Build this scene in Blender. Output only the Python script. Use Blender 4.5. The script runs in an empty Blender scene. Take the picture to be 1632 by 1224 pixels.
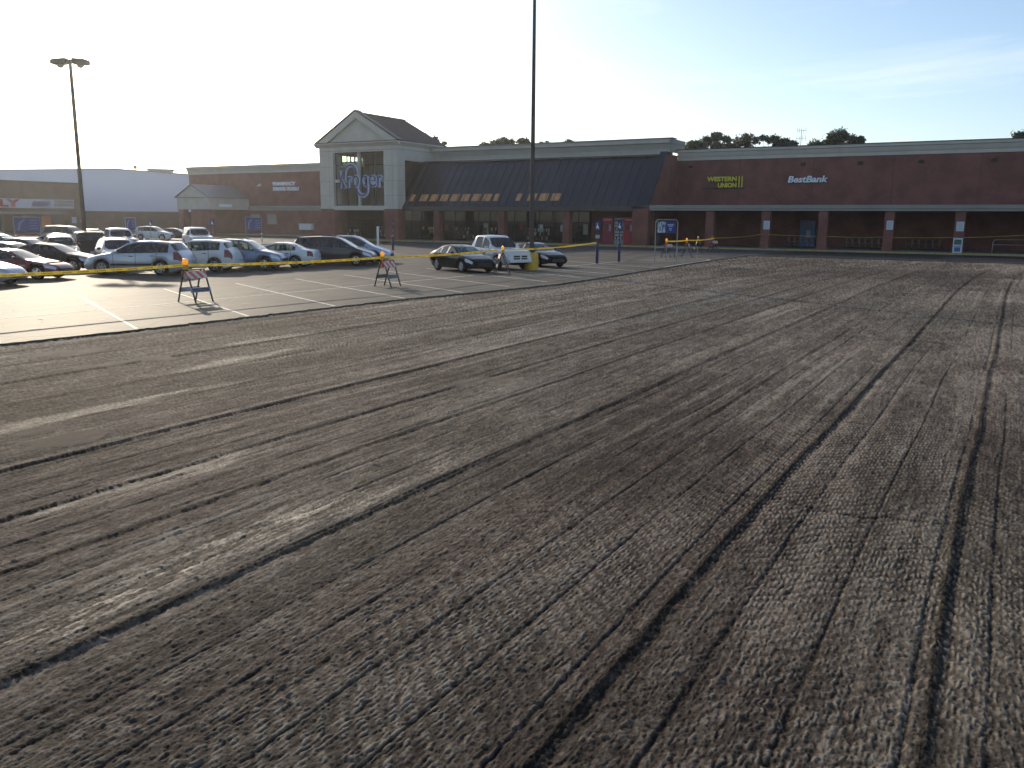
import bpy, bmesh, math, random
import numpy as np
from mathutils import Vector, Matrix
random.seed(7)
R = math.radians
sc = bpy.context.scene
COL = sc.collection
# World axes: +X runs along the store front (to the right), +Y runs towards the store, Z up; metres.
# ------------------------------------------------------------------ camera
cd = bpy.data.cameras.new('camera'); cam = bpy.data.objects.new('camera', cd); COL.objects.link(cam)
cd.sensor_width = 36.0; cd.lens = 1368/1632*36; cd.clip_start = .1; cd.clip_end = 6000
_p, _r, _a = R(10.9), R(-.43), R(30)
_cp, _sp, _cr, _sr = math.cos(_p), math.sin(_p), math.cos(_r), math.sin(_r)
_M = Matrix.Rotation(_a, 3, 'Z')
_rt = _M @ Vector((_cr, -_sr*_sp, -_sr*_cp)); _up = _M @ Vector((_sr, _cr*_sp, _cr*_cp)); _fw = _M @ Vector((0, _cp, -_sp))
m4 = Matrix((_rt, _up, -_fw)).transposed().to_4x4(); m4.translation = Vector((0, 0, 2.86))
cam.matrix_world = m4
sc.camera = cam
# ------------------------------------------------------------------ sky, sun, exposure
SUN_AZ, SUN_EL = R(-58.4), R(18.8)            # azimuth from +Y towards +X
w = bpy.data.worlds.new('World'); sc.world = w; w.use_nodes = True
wn = w.node_tree.nodes; wl = w.node_tree.links
bg = wn['Background']; sky = wn.new('ShaderNodeTexSky'); sky.sky_type = 'NISHITA'; sky.sun_disc = False
sky.sun_elevation = SUN_EL; sky.sun_rotation = SUN_AZ; sky.altitude = 100; sky.air_density = .85; sky.dust_density = .9; sky.ozone_density = 1.6
wt = wn.new('ShaderNodeTexCoord'); wmp = wn.new('ShaderNodeMapping'); wmp.inputs['Scale'].default_value = (1.2, 2.6, 9); wmp.inputs['Rotation'].default_value = (0, .25, .5)
wl.new(wt.outputs['Generated'], wmp.inputs[0]); wno = wn.new('ShaderNodeTexNoise'); wno.inputs['Scale'].default_value = 1.6; wno.inputs['Detail'].default_value = 7; wno.inputs['Roughness'].default_value = .62; wno.inputs['Distortion'].default_value = .6
wl.new(wmp.outputs[0], wno.inputs['Vector']); wr = wn.new('ShaderNodeValToRGB'); wr.color_ramp.elements[0].position = .48; wr.color_ramp.elements[1].position = .78; wl.new(wno.outputs['Fac'], wr.inputs['Fac'])
wmu = wn.new('ShaderNodeMath'); wmu.operation = 'MULTIPLY'; wmu.inputs[1].default_value = .42; wl.new(wr.outputs['Color'], wmu.inputs[0])
wmx = wn.new('ShaderNodeMix'); wmx.data_type = 'RGBA'; wl.new(wmu.outputs[0], wmx.inputs[0]); wl.new(sky.outputs['Color'], wmx.inputs[6]); wmx.inputs[7].default_value = (7.5, 7.6, 7.6, 1)
wl.new(wmx.outputs[2], bg.inputs['Color']); bg.inputs['Strength'].default_value = .15
sd = bpy.data.lights.new('sun', 'SUN'); sd.energy = 3.2; sd.angle = R(.55); sd.color = (1, .86, .66)
so = bpy.data.objects.new('sun', sd); COL.objects.link(so)
sdir = Vector((math.sin(SUN_AZ)*math.cos(SUN_EL), math.cos(SUN_AZ)*math.cos(SUN_EL), math.sin(SUN_EL)))
so.rotation_euler = sdir.to_track_quat('Z', 'Y').to_euler(); so.location = (-60, 40, 60)
vs = sc.view_settings; vs.view_transform = 'Standard'; vs.look = 'None'; vs.gamma = 1; vs.exposure = 0.22
sc.cycles.max_bounces = 8; sc.cycles.transparent_max_bounces = 12
# ------------------------------------------------------------------ materials
MATS = {}
def ramp(nt, stops):
    r = nt.nodes.new('ShaderNodeValToRGB'); e = r.color_ramp.elements
    while len(e) < len(stops): e.new(.5)
    for i, (p, c) in enumerate(stops):
        e[i].position = p; e[i].color = (*c, 1) if len(c) == 3 else c
    return r
def mat(name, col, rough=.6, metal=0., spec=.5, var=.12, scale=3., bump=0., bscale=40., coat=0., emit=None, estr=0.):
    if name in MATS: return MATS[name]
    m = bpy.data.materials.new(name); m.use_nodes = True; nt = m.node_tree; b = nt.nodes['Principled BSDF']
    b.inputs['Roughness'].default_value = rough; b.inputs['Metallic'].default_value = metal
    b.inputs['Specular IOR Level'].default_value = spec; b.inputs['Coat Weight'].default_value = coat; b.inputs['Coat Roughness'].default_value = .04
    tc = nt.nodes.new('ShaderNodeTexCoord'); n = nt.nodes.new('ShaderNodeTexNoise'); n.inputs['Scale'].default_value = scale; n.inputs['Detail'].default_value = 5
    nt.links.new(tc.outputs['Object'], n.inputs['Vector'])
    lo = tuple(c*(1-var) for c in col); hi = tuple(min(1, c*(1+var)) for c in col)
    r = ramp(nt, [(.3, lo), (.7, hi)]); nt.links.new(n.outputs['Fac'], r.inputs['Fac']); nt.links.new(r.outputs['Color'], b.inputs['Base Color'])
    if bump:
        n2 = nt.nodes.new('ShaderNodeTexNoise'); n2.inputs['Scale'].default_value = bscale; n2.inputs['Detail'].default_value = 4
        nt.links.new(tc.outputs['Object'], n2.inputs['Vector'])
        bp = nt.nodes.new('ShaderNodeBump'); bp.inputs['Strength'].default_value = bump; bp.inputs['Distance'].default_value = .02
        nt.links.new(n2.outputs['Fac'], bp.inputs['Height']); nt.links.new(bp.outputs['Normal'], b.inputs['Normal'])
    if emit:
        b.inputs['Emission Color'].default_value = (*emit, 1); b.inputs['Emission Strength'].default_value = estr
    MATS[name] = m; return m
def brick(name, c1, c2, mortar, ax='x', sx=.22, sy=.075):
    if name in MATS: return MATS[name]
    m = bpy.data.materials.new(name); m.use_nodes = True; nt = m.node_tree; b = nt.nodes['Principled BSDF']
    b.inputs['Roughness'].default_value = .85; b.inputs['Specular IOR Level'].default_value = .25
    tc = nt.nodes.new('ShaderNodeTexCoord'); sp = nt.nodes.new('ShaderNodeSeparateXYZ'); cb = nt.nodes.new('ShaderNodeCombineXYZ')
    nt.links.new(tc.outputs['Object'], sp.inputs[0])
    add = nt.nodes.new('ShaderNodeMath'); add.operation = 'ADD'
    nt.links.new(sp.outputs[0], add.inputs[0]); nt.links.new(sp.outputs[1], add.inputs[1])
    nt.links.new(add.outputs[0], cb.inputs[0]); nt.links.new(sp.outputs[2], cb.inputs[1])
    bt = nt.nodes.new('ShaderNodeTexBrick'); bt.inputs['Scale'].default_value = 1
    bt.inputs['Brick Width'].default_value = sx; bt.inputs['Row Height'].default_value = sy; bt.inputs['Mortar Size'].default_value = .009
    bt.inputs['Color1'].default_value = (*c1, 1); bt.inputs['Color2'].default_value = (*c2, 1); bt.inputs['Mortar'].default_value = (*mortar, 1)
    nt.links.new(cb.outputs[0], bt.inputs['Vector'])
    n = nt.nodes.new('ShaderNodeTexNoise'); n.inputs['Scale'].default_value = .7; n.inputs['Detail'].default_value = 6
    nt.links.new(tc.outputs['Object'], n.inputs['Vector'])
    mx = nt.nodes.new('ShaderNodeMix'); mx.data_type = 'RGBA'; mx.blend_type = 'MULTIPLY'; mx.inputs[0].default_value = 1
    r = ramp(nt, [(.3, (.72, .72, .72)), (.7, (1.15, 1.12, 1.1))]); nt.links.new(n.outputs['Fac'], r.inputs['Fac'])
    nt.links.new(bt.outputs['Color'], mx.inputs[6]); nt.links.new(r.outputs['Color'], mx.inputs[7]); nt.links.new(mx.outputs[2], b.inputs['Base Color'])
    MATS[name] = m; return m
def glass(name, tint, transp, rough=.03):
    if name in MATS: return MATS[name]
    m = bpy.data.materials.new(name); m.use_nodes = True; nt = m.node_tree; nt.nodes.remove(nt.nodes['Principled BSDF'])
    out = nt.nodes['Material Output']
    g = nt.nodes.new('ShaderNodeBsdfGlossy'); g.inputs['Roughness'].default_value = rough; g.inputs['Color'].default_value = (.9, .93, .95, 1)
    t = nt.nodes.new('ShaderNodeBsdfTransparent'); t.inputs['Color'].default_value = (*transp, 1)
    d = nt.nodes.new('ShaderNodeBsdfDiffuse'); d.inputs['Color'].default_value = (*tint, 1)
    m1 = nt.nodes.new('ShaderNodeAddShader'); nt.links.new(t.outputs[0], m1.inputs[0]); nt.links.new(d.outputs[0], m1.inputs[1])
    lw = nt.nodes.new('ShaderNodeLayerWeight'); pw = nt.nodes.new('ShaderNodeMath'); pw.operation = 'POWER'; pw.inputs[1].default_value = 5; nt.links.new(lw.outputs['Facing'], pw.inputs[0])
    fr = nt.nodes.new('ShaderNodeMath'); fr.operation = 'MULTIPLY_ADD'; fr.inputs[1].default_value = .93; fr.inputs[2].default_value = .06; nt.links.new(pw.outputs[0], fr.inputs[0])
    lw.inputs['Blend'].default_value = .5
    m2 = nt.nodes.new('ShaderNodeMixShader'); nt.links.new(fr.outputs[0], m2.inputs[0]); nt.links.new(m1.outputs[0], m2.inputs[1]); nt.links.new(g.outputs[0], m2.inputs[2])
    nt.links.new(m2.outputs[0], out.inputs['Surface'])
    MATS[name] = m; return m
def paint(name, col, metal=.0, rough=.25):
    if max(col) < .03: rough = .10
    return mat('paint_'+name, col, rough, metal, .12 if max(col) < .03 else .4, .03, 1.5, coat=.06 if max(col) < .03 else .5)
RED_BRICK = brick('red_brick', (.235, .066, .050), (.18, .052, .041), (.24, .175, .145))
BROWN_BRICK = brick('brown_brick', (.11, .068, .05), (.085, .052, .04), (.13, .11, .095))
CREAM = mat('cream_stucco', (.54, .50, .43), .85, spec=.2, var=.07, scale=.8, bump=.3, bscale=25)
CREAM_B = mat('cream_band', (.30, .285, .255), .8, spec=.2, var=.08, scale=.6)
SLATE = mat('slate_metal_roof', (.030, .030, .038), .13, .2, .5, .15, .5)
SHINGLE = mat('brown_metal_roof', (.075, .06, .052), .5, .2, .4, .15, .7)
DARK = mat('dark_trim', (.018, .017, .017), .5)
BLACK = mat('black_rubber', (.012, .012, .012), .85, spec=.2)
PLASTIC = mat('black_plastic', (.015, .015, .016), .5)
CHROME = mat('wheel_alloy', (.55, .56, .58), .3, .9, .5, .05)
STEEL = mat('galvanised_steel', (.30, .30, .30), .45, .8)
WHITE = mat('white_paint', (.72, .72, .70), .55, var=.06)
PAPER = mat('white_paper', (.50, .53, .58), .7, var=.04)
BLUE = mat('blue_paint', (.008, .02, .085), .45, var=.15)
NAVY = mat('navy_sign', (.01, .03, .17), .4)
YEL = mat('yellow_plastic', (.55, .33, .03), .6, var=.15, scale=4)
ORANGE = mat('orange_reflective', (.75, .16, .04), .45)
AMBER = mat('amber_lens', (.95, .32, .02), .25, emit=(1, .35, .02), estr=.55)
REDM = mat('red_kiosk', (.30, .012, .02), .4, var=.1)
CONC = mat('sidewalk_concrete', (.26, .245, .22), .9, spec=.2, var=.15, scale=1.2, bump=.3)
KERB = mat('yellow_kerb', (.34, .27, .10), .85, spec=.2, var=.25, scale=3)
POLE = mat('bronze_pole', (.055, .045, .04), .5, .3)
STORE_GLASS = glass('store_glass', (.004, .005, .005), (.36, .38, .36))
GREEN_GLASS = glass('green_glass', (.045, .062, .05), (.74, .87, .78))
CAR_GLASS = glass('car_glass', (.004, .006, .006), (.45, .52, .48))
TINT_GLASS = glass('tinted_glass', (.006, .006, .007), (.06, .065, .065))
LAMP = mat('headlamp', (.55, .57, .6), .15, .4)
TAIL = mat('tail_lamp', (.16, .012, .014), .25)
INTER = mat('car_interior', (.05, .045, .04), .8)
# ------------------------------------------------------------------ mesh helpers
class MB:
    def __init__(s): s.v = []; s.f = []; s.mi = []; s.cur = 0
    def slot(s, i): s.cur = i; return s
    def add(s, vs, fs):
        o = len(s.v); s.v += [tuple(x) for x in vs]
        for f in fs: s.f.append(tuple(i+o for i in f)); s.mi.append(s.cur)
        return s
    def box(s, x0, x1, y0, y1, z0, z1):
        return s.add([(x0,y0,z0),(x1,y0,z0),(x1,y1,z0),(x0,y1,z0),(x0,y0,z1),(x1,y0,z1),(x1,y1,z1),(x0,y1,z1)],
                     [(3,2,1,0),(4,5,6,7),(0,1,5,4),(1,2,6,5),(2,3,7,6),(3,0,4,7)])
    def bar(s, a, b, wd, ht, up=(0,0,1)):
        a, b = Vector(a), Vector(b); d = (b-a).normalized(); u = Vector(up)
        if abs(d.dot(u)) > .98: u = Vector((0,1,0))
        r = d.cross(u).normalized(); u = r.cross(d)
        vs = []
        for p in (a, b):
            for i, j in ((-1,-1),(1,-1),(1,1),(-1,1)): vs.append(p+r*i*wd/2+u*j*ht/2)
        return s.add(vs, [(3,2,1,0),(4,5,6,7),(0,1,5,4),(1,2,6,5),(2,3,7,6),(3,0,4,7)])
    def cyl(s, a, b, r0, r1=None, n=12, caps=True):
        r1 = r0 if r1 is None else r1
        a, b = Vector(a), Vector(b); d = (b-a).normalized(); u = Vector((0,0,1)) if abs(d.z) < .95 else Vector((0,1,0))
        r = d.cross(u).normalized(); u = r.cross(d); vs = []
        for p, q in ((a, r0), (b, r1)):
            for i in range(n):
                t = 2*math.pi*i/n; vs.append(p+(r*math.cos(t)+u*math.sin(t))*q)
        fs = [(i, (i+1) % n, n+(i+1) % n, n+i) for i in range(n)]
        if caps: fs += [tuple(range(n-1,-1,-1)), tuple(range(n, 2*n))]
        return s.add(vs, fs)
    def lathe(s, prof, c, axis='z', n=20):
        vs = []; m = len(prof)
        for i in range(n):
            t = 2*math.pi*i/n
            for r, h in prof:
                if axis == 'z': vs.append((c[0]+r*math.cos(t), c[1]+r*math.sin(t), c[2]+h))
                else: vs.append((c[0]+r*math.cos(t), c[1]+h, c[2]+r*math.sin(t)))
        fs = []
        for i in range(n):
            for j in range(m-1):
                k = (i+1) % n; q = (i*m+j, k*m+j, k*m+j+1, i*m+j+1); fs.append(q if axis == 'z' else q[::-1])
        return s.add(vs, fs)
    def prism(s, poly, y0, y1, plane='xz'):
        n = len(poly)
        if plane == 'xz': vs = [(a, y0, b) for a, b in poly]+[(a, y1, b) for a, b in poly]
        elif plane == 'yz': vs = [(y0, a, b) for a, b in poly]+[(y1, a, b) for a, b in poly]
        else: vs = [(a, b, y0) for a, b in poly]+[(a, b, y1) for a, b in poly]
        fs = [tuple(range(n-1,-1,-1)), tuple(range(n, 2*n))]+[(i, (i+1) % n, n+(i+1) % n, n+i) for i in range(n)]
        return s.add(vs, fs)
    def build(s, name, mats, parent=None, smooth=False, loc=None, bevel=0, fixn=True):
        me = bpy.data.meshes.new(name); me.from_pydata(s.v, [], s.f)
        for m in (mats if isinstance(mats, (list, tuple)) else [mats]): me.materials.append(m)
        if any(s.mi): me.polygons.foreach_set('material_index', s.mi)
        if fixn:
            bm = bmesh.new(); bm.from_mesh(me); bmesh.ops.recalc_face_normals(bm, faces=bm.faces); bm.to_mesh(me); bm.free()
        if smooth:
            me.polygons.foreach_set('use_smooth', [True]*len(me.polygons))
            try: me.set_sharp_from_angle(angle=R(35))
            except Exception: pass
        o = bpy.data.objects.new(name, me); COL.objects.link(o)
        if parent: o.parent = parent
        if loc: o.location = loc
        if bevel:
            b = o.modifiers.new('bevel', 'BEVEL'); b.width = bevel; b.segments = 2; b.limit_method = 'ANGLE'
        return o
def tag(o, label, cat, group=None, kind=None):
    if label: o['label'] = label
    if cat: o['category'] = cat
    if group: o['group'] = group
    if kind: o['kind'] = kind
    return o
def thing(name, label, cat, loc=(0,0,0), rz=0, group=None):
    o = bpy.data.objects.new(name, None); COL.objects.link(o); o.empty_display_size = .2
    o.location = loc; o.rotation_euler = (0, 0, rz); return tag(o, label, cat, group)
def copy_tree(o, parent=None):
    c = o.copy(); COL.objects.link(c)
    if parent: c.parent = parent
    for ch in o.children: copy_tree(ch, c)
    return c
def structure(o): o['kind'] = 'structure'; return o
def text_mesh(txt, offset=0., extrude=.03, shear=0.):
    cu = bpy.data.curves.new('t', 'FONT'); cu.body = txt; cu.size = 1; cu.offset = offset; cu.extrude = extrude; cu.shear = shear; cu.resolution_u = 3
    o = bpy.data.objects.new('t', cu); COL.objects.link(o)
    dg = bpy.context.evaluated_depsgraph_get(); me = bpy.data.meshes.new_from_object(o.evaluated_get(dg))
    v = [tuple(x.co) for x in me.vertices]; f = [tuple(p.vertices) for p in me.polygons]
    bpy.data.objects.remove(o); bpy.data.meshes.remove(me); bpy.data.curves.remove(cu)
    return v, f
def fit_text(mb, txt, a0, a1, b0, b1, depth0, depth1, place, offset=0., shear=0.):
    v, f = text_mesh(txt, offset, .5, shear)
    xs = [p[0] for p in v]; ys = [p[1] for p in v]; x0, x1, y0, y1 = min(xs), max(xs), min(ys), max(ys)
    out = []
    for p in v:
        a = a0+(p[0]-x0)/(x1-x0)*(a1-a0); b = b0+(p[1]-y0)/(y1-y0)*(b1-b0); d = depth0+(p[2]+.5)*(depth1-depth0)
        out.append(place(a, b, d))
    mb.add(out, f)
# ------------------------------------------------------------------ ground
g = MB(); g.add([(-700,-700,-.30),(700,-700,-.30),(700,700,-.30),(-700,700,-.30)], [(0,1,2,3)])
structure(g.build('ground', mat('ground_soil', (.10, .085, .06), .95, spec=.1, var=.3, scale=.05), fixn=False))
def asphalt(name, c_lo, c_hi, rough, streak, cracks, bump=.35):
    m = bpy.data.materials.new(name); m.use_nodes = True; nt = m.node_tree; b = nt.nodes['Principled BSDF']; N = nt.nodes.new; L = nt.links.new
    b.inputs['Roughness'].default_value = rough; b.inputs['Specular IOR Level'].default_value = .09
    tc = N('ShaderNodeTexCoord'); mp = N('ShaderNodeMapping'); mp.inputs['Scale'].default_value = (1, .18, 1); L(tc.outputs['Object'], mp.inputs['Vector'])
    n1 = N('ShaderNodeTexNoise'); n1.inputs['Scale'].default_value = streak; n1.inputs['Detail'].default_value = 8; n1.inputs['Roughness'].default_value = .65; L(mp.outputs[0], n1.inputs['Vector'])
    n2 = N('ShaderNodeTexNoise'); n2.inputs['Scale'].default_value = 60; n2.inputs['Detail'].default_value = 3; L(tc.outputs['Object'], n2.inputs['Vector'])
    r1 = ramp(nt, [(.36, c_lo), (.64, c_hi)]); L(n1.outputs['Fac'], r1.inputs['Fac'])
    r2 = ramp(nt, [(.3, (.62, .62, .62)), (.7, (1.3, 1.3, 1.3))]); L(n2.outputs['Fac'], r2.inputs['Fac'])
    mx = N('ShaderNodeMix'); mx.data_type = 'RGBA'; mx.blend_type = 'MULTIPLY'; mx.inputs[0].default_value = 1; L(r1.outputs[0], mx.inputs[6]); L(r2.outputs[0], mx.inputs[7])
    last = mx.outputs[2]
    if cracks:
        # long paving joints that run with the lot, wobbling a little, plus random cracks
        sp = N('ShaderNodeSeparateXYZ'); L(tc.outputs['Object'], sp.inputs[0])
        nw = N('ShaderNodeTexNoise'); nw.inputs['Scale'].default_value = .35; nw.inputs['Detail'].default_value = 4; L(tc.outputs['Object'], nw.inputs['Vector'])
        wob = N('ShaderNodeMath'); wob.operation = 'MULTIPLY_ADD'; wob.inputs[1].default_value = .7; L(nw.outputs['Fac'], wob.inputs[0]); L(sp.outputs[0], wob.inputs[2])
        md = N('ShaderNodeMath'); md.operation = 'PINGPONG'; md.inputs[1].default_value = 1.9; L(wob.outputs[0], md.inputs[0])
        rj = ramp(nt, [(0, (.35, .34, .33)), (.016, (.5, .49, .48)), (.03, (1, 1, 1))]); L(md.outputs[0], rj.inputs['Fac'])
        vo = N('ShaderNodeTexVoronoi'); vo.feature = 'DISTANCE_TO_EDGE'; vo.inputs['Scale'].default_value = .16
        nv = N('ShaderNodeTexNoise'); nv.inputs['Scale'].default_value = .8; nv.inputs['Detail'].default_value = 6; L(tc.outputs['Object'], nv.inputs['Vector'])
        av = N('ShaderNodeMix'); av.data_type = 'RGBA'; av.inputs[0].default_value = .35; L(tc.outputs['Object'], av.inputs[6]); L(nv.outputs['Color'], av.inputs[7]); L(av.outputs[2], vo.inputs['Vector'])
        rc = ramp(nt, [(0, (.45, .44, .43)), (.004, (.6, .6, .6)), (.008, (1, 1, 1))]); L(vo.outputs['Distance'], rc.inputs['Fac'])
        for rr in (rj, rc):
            m2 = N('ShaderNodeMix'); m2.data_type = 'RGBA'; m2.blend_type = 'MULTIPLY'; m2.inputs[0].default_value = 1; L(last, m2.inputs[6]); L(rr.outputs[0], m2.inputs[7]); last = m2.outputs[2]
        ns = N('ShaderNodeTexNoise'); ns.inputs['Scale'].default_value = .45; ns.inputs['Detail'].default_value = 5; L(tc.outputs['Object'], ns.inputs['Vector'])
        rs = ramp(nt, [(.40, (1, 1, 1)), (.60, (1, 1, 1)), (.72, (.5, .49, .48))]); L(ns.outputs['Fac'], rs.inputs['Fac'])
        m2 = N('ShaderNodeMix'); m2.data_type = 'RGBA'; m2.blend_type = 'MULTIPLY'; m2.inputs[0].default_value = 1; L(last, m2.inputs[6]); L(rs.outputs[0], m2.inputs[7]); last = m2.outputs[2]
    L(last, b.inputs['Base Color'])
    bp = N('ShaderNodeBump'); bp.inputs['Strength'].default_value = bump; bp.inputs['Distance'].default_value = .012; L(n2.outputs['Fac'], bp.inputs['Height']); L(bp.outputs[0], b.inputs['Normal'])
    return m
OLD = asphalt('worn_grey_asphalt', (.080, .071, .056), (.150, .133, .104), .66, 1.0, True)
LANE_SHADE = asphalt('shade_dark_lane_asphalt', (.05, .05, .052), (.075, .075, .077), .6, 1.2, False)  # lane tone darkened to carry the store's shade
FRESH = asphalt('fresh_black_asphalt', (.018, .018, .019), (.035, .034, .035), .6, 2, False)
EDGE = [(-20.6,-40),(-20.2,0),(-19.75,8),(-19.61,10.83),(-19.28,14.13),(-19.15,18.0),(-18.98,21.75),(-18.8,25.2),(-18.05,30.25),(-17.6,34.4),(-17.75,39),(-18.0,43.45),(-18.7,56.2),(-19.2,72.2)]
def edge_x(y):
    return float(np.interp(y, [e[1] for e in EDGE], [e[0] for e in EDGE]))
fine = []
ys = list(np.arange(-40, 8, 2.0))+list(np.arange(8, 72.2, .12))
for y in ys:
    fine.append((edge_x(y)+.03*math.sin(y*5.1)*math.sin(y*.63)+.02*math.sin(y*11.7+1)+random.uniform(-.03, .03)-(.10 if random.random() < .03 else 0), y))
poly = [(-420,-40)]+fine+[(-19.2,72.3),(-12,72.6),(0,72.2),(12,72.7),(70,72.4),(70,140),(-420,140)]
lot = MB(); lot.prism(poly, -.25, 0, 'xy'); structure(lot.build('parking_lot', OLD))
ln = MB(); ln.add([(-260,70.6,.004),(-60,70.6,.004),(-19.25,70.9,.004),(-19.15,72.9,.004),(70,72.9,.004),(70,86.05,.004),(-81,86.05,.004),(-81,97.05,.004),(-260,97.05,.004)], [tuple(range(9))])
structure(ln.build('shaded_drive_lane', LANE_SHADE, fixn=False))  # dark sheet paints the store's cast shadow onto the lane
fr = MB(); fr.add([(-18.6,73.0,.008),(-10,73.2,.008),(5,72.95,.008),(69,73.1,.008),(69,85.4,.008),(-17.8,85.4,.008),(-18.9,78,.008)], [tuple(range(7))])
structure(fr.build('asphalt_patch', FRESH, fixn=False))
# ---- milled surface: dense mesh with real relief, radial rows so that the detail is where one stands
def hash2(ix, iy, seed):
    h = (ix.astype(np.int64)*374761393+iy.astype(np.int64)*668265263+seed*974711) & 0x7fffffff
    h = ((h ^ (h >> 13))*1274126177) & 0x7fffffff
    return ((h ^ (h >> 16)) & 0xffff)/65535.0
def vnoise(x, y, seed=0):
    ix = np.floor(x); iy = np.floor(y); fx = x-ix; fy = y-iy; fx = fx*fx*(3-2*fx); fy = fy*fy*(3-2*fy)
    a = hash2(ix, iy, seed); b = hash2(ix+1, iy, seed); c = hash2(ix, iy+1, seed); d = hash2(ix+1, iy+1, seed)
    return (a*(1-fx)+b*fx)*(1-fy)+(c*(1-fx)+d*fx)*fy
def fbm(x, y, o=4, seed=0):
    s = 0; a = .5; t = 0
    for i in range(o): s = s+a*vnoise(x*2**i, y*2**i, seed+i*17); t += a; a *= .55
    return s/t
NC, NR = 1950, 900
th = np.linspace(R(-78), R(20), NC)
dd = np.concatenate([np.linspace(1.5, 3.6, 30, endpoint=False), 2.86/np.tan(np.linspace(math.atan(2.86/3.6), math.atan(2.86/86.), NR-30))])
T, D = np.meshgrid(th, dd)
GX = D*np.sin(T); GY = D*np.cos(T)
lsp = D*(R(98)/NC); rsp = D*D/2.86*.00074          # mesh spacing, so that regular detail fades before it aliases
# passes of the planer
bend = 1.25*np.clip((GY-38)/30, 0, 1.3)**2
LX = GX-bend+.09*(fbm(GX*.0+3, GY*.11, 3, 5)-.5)*2
bounds = np.array([-24.0,-22.1,-20.3,-18.6,-16.9,-15.2,-13.4,-11.7,-9.95,-8.3,-7.02,-5.35,-3.76,-2.02,-.16,1.75,3.6,5.4,7.3,9.1,11,13,15,17,19,21,23,25])
idx = np.clip(np.searchsorted(bounds, LX)-1, 0, len(bounds)-2)
b0 = bounds[idx]; b1 = bounds[idx+1]; wp = b1-b0; f = (LX-b0)/wp
dist_b = np.minimum(LX-b0, b1-LX)
rowh = hash2(idx, idx*0, 91)
WX = LX+.022*(fbm(GX*4.1, GY*2.2, 3, 311)-.5)*2+.016*(fbm(GX*24, GY*15, 2, 313)-.5)*2; WY = GY+.09*(fbm(GX*2.7, GY*2.1, 3, 317)-.5)*2+.05*(fbm(GX*21, GY*11, 2, 319)-.5)*2
chev = np.where(rowh > .5, 1, -1)*(.6+.6*rowh)
# streaky tooth scars
s1 = np.clip(.5+1.7*(fbm(WX/.029, (WY+.8*chev*LX)/.34, 3, 401)-.5), 0, 1); s2 = vnoise(WX/.017, (WY+.5*chev*LX)/.06, 409); s3 = vnoise(WX/.085, WY/.9, 419)
# regular dimples with a diagonal march
lat = WX/.040; li = np.floor(lat); lf = lat-li
ph = WY/.165+li*.27*chev+rowh*5+.22*hash2(li, np.floor(GY*.5), 33)
tooth = np.clip(1.25*(.5-.5*np.cos(2*np.pi*lf)), 0, 1)*(.12+.88*np.clip(.5+.75*np.sin(2*np.pi*ph), 0, 1))
aa = np.clip(2-4*lsp/.040, 0, 1)*np.clip(2-4*rsp/.2, 0, 1)
pz = np.clip((fbm(LX*.55, GY*.20, 4, 71)-.40)/.20, 0, 1)
side = np.clip((LX+5.8)/3.6, .05, 1)
reg = (.35+.65*pz)*side*aa*(.62+.38*hash2(np.floor(lat/1), np.floor(ph), 77))
patch = pz
H = .0072*(s1-.5)*(1-.6*reg)+.006*(s2-.5)+.003*(s3-.5)+.0085*reg*(tooth-.4)
H += .004*(vnoise(LX/.16, GY/2.6, 3)-.5)*2 + .004*(fbm(LX/.45, GY/5.5, 3, 8)-.5)*2
rub = fbm(GX/.020, GY/.026, 3, 21); rub2 = fbm(GX/.15, GY/.30, 4, 29); big = fbm(GX/.9, GY/1.6, 3, 37)
H += .013*(rub-.5)+.009*(rub2-.5)+.005*(big-.5)
_ne = np.clip(1-(GX-np.interp(GY, [e[1] for e in EDGE], [e[0] for e in EDGE]))/.5, 0, 1)
clod = np.clip((vnoise(GX/.055, GY/.06, 501)-.86+.22*_ne)/.14, 0, 1); H += .012*clod*(1+_ne)
# windrow lips and shoulder steps between the passes
jag = .05*(fbm(LX*0+bounds[idx]*3, GY*2.3, 4, 44)-.5)
lipw = .018+.026*fbm(GX*.0+idx*7.3, GY*.45, 3, 55)
near_b = np.where(LX-b0 < b1-LX, LX-b0, -(b1-LX))
bi = np.round((LX-near_b)*1.3)
strength = np.clip(.25+1.25*hash2(bi.astype(int), bi.astype(int)*0, 62)+1.1*(fbm(bi, GY*.22, 4, 61)-.5), .25, .95)
lip = np.exp(-((near_b+jag)/lipw)**2)
H += .013*strength*lip*(.6+.8*rub)
H += -.013*strength*np.exp(-((near_b+jag-.075)/.045)**2)
H += .009*(rowh-.5)*2*np.clip(dist_b/.05, 0, 1)
# thin secondary score lines inside each pass
q2 = np.abs((f*3+rowh*1.7) % 1-.5)*wp/3
sc2 = np.exp(-((q2+.5*jag)/.016)**2)*np.clip((fbm(idx*3.1+np.floor(f*3+rowh*1.7), GY*.25, 3, 611)-.32)/.15, 0, 1)
H -= .012*sc2
def crack(y0, x0, x1, slope, amp, wdt, seed):
    yy = y0+slope*GX+.35*(fbm(GX*.9, GX*0+seed, 5, seed)-.5)*2
    k = np.exp(-((GY-yy)/(wdt*(.4+1.2*vnoise(GX*2.2, GX*0, seed+3))))**2)*np.clip((GX-x0)/.4, 0, 1)*np.clip((x1-GX)/.4, 0, 1)
    return k
cr = crack(9.25, -3.0, 2.5, .12, 1, .025, 7)+.7*crack(13.4, -4.2, 3, .05, 1, .025, 9)+.7*crack(23.5, -4, 3, .0, 1, .05, 12)
H -= .012*cr
slur = np.clip((fbm(LX*.75, GY*.45, 5, 101)-.69)/.02, 0, 1)*np.clip((-LX-6.5)/2, 0, 1)*np.clip((30-GY)/8, 0, 1)
H = H*(1-.8*slur)+.010*slur
Z = -.062+H
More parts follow.
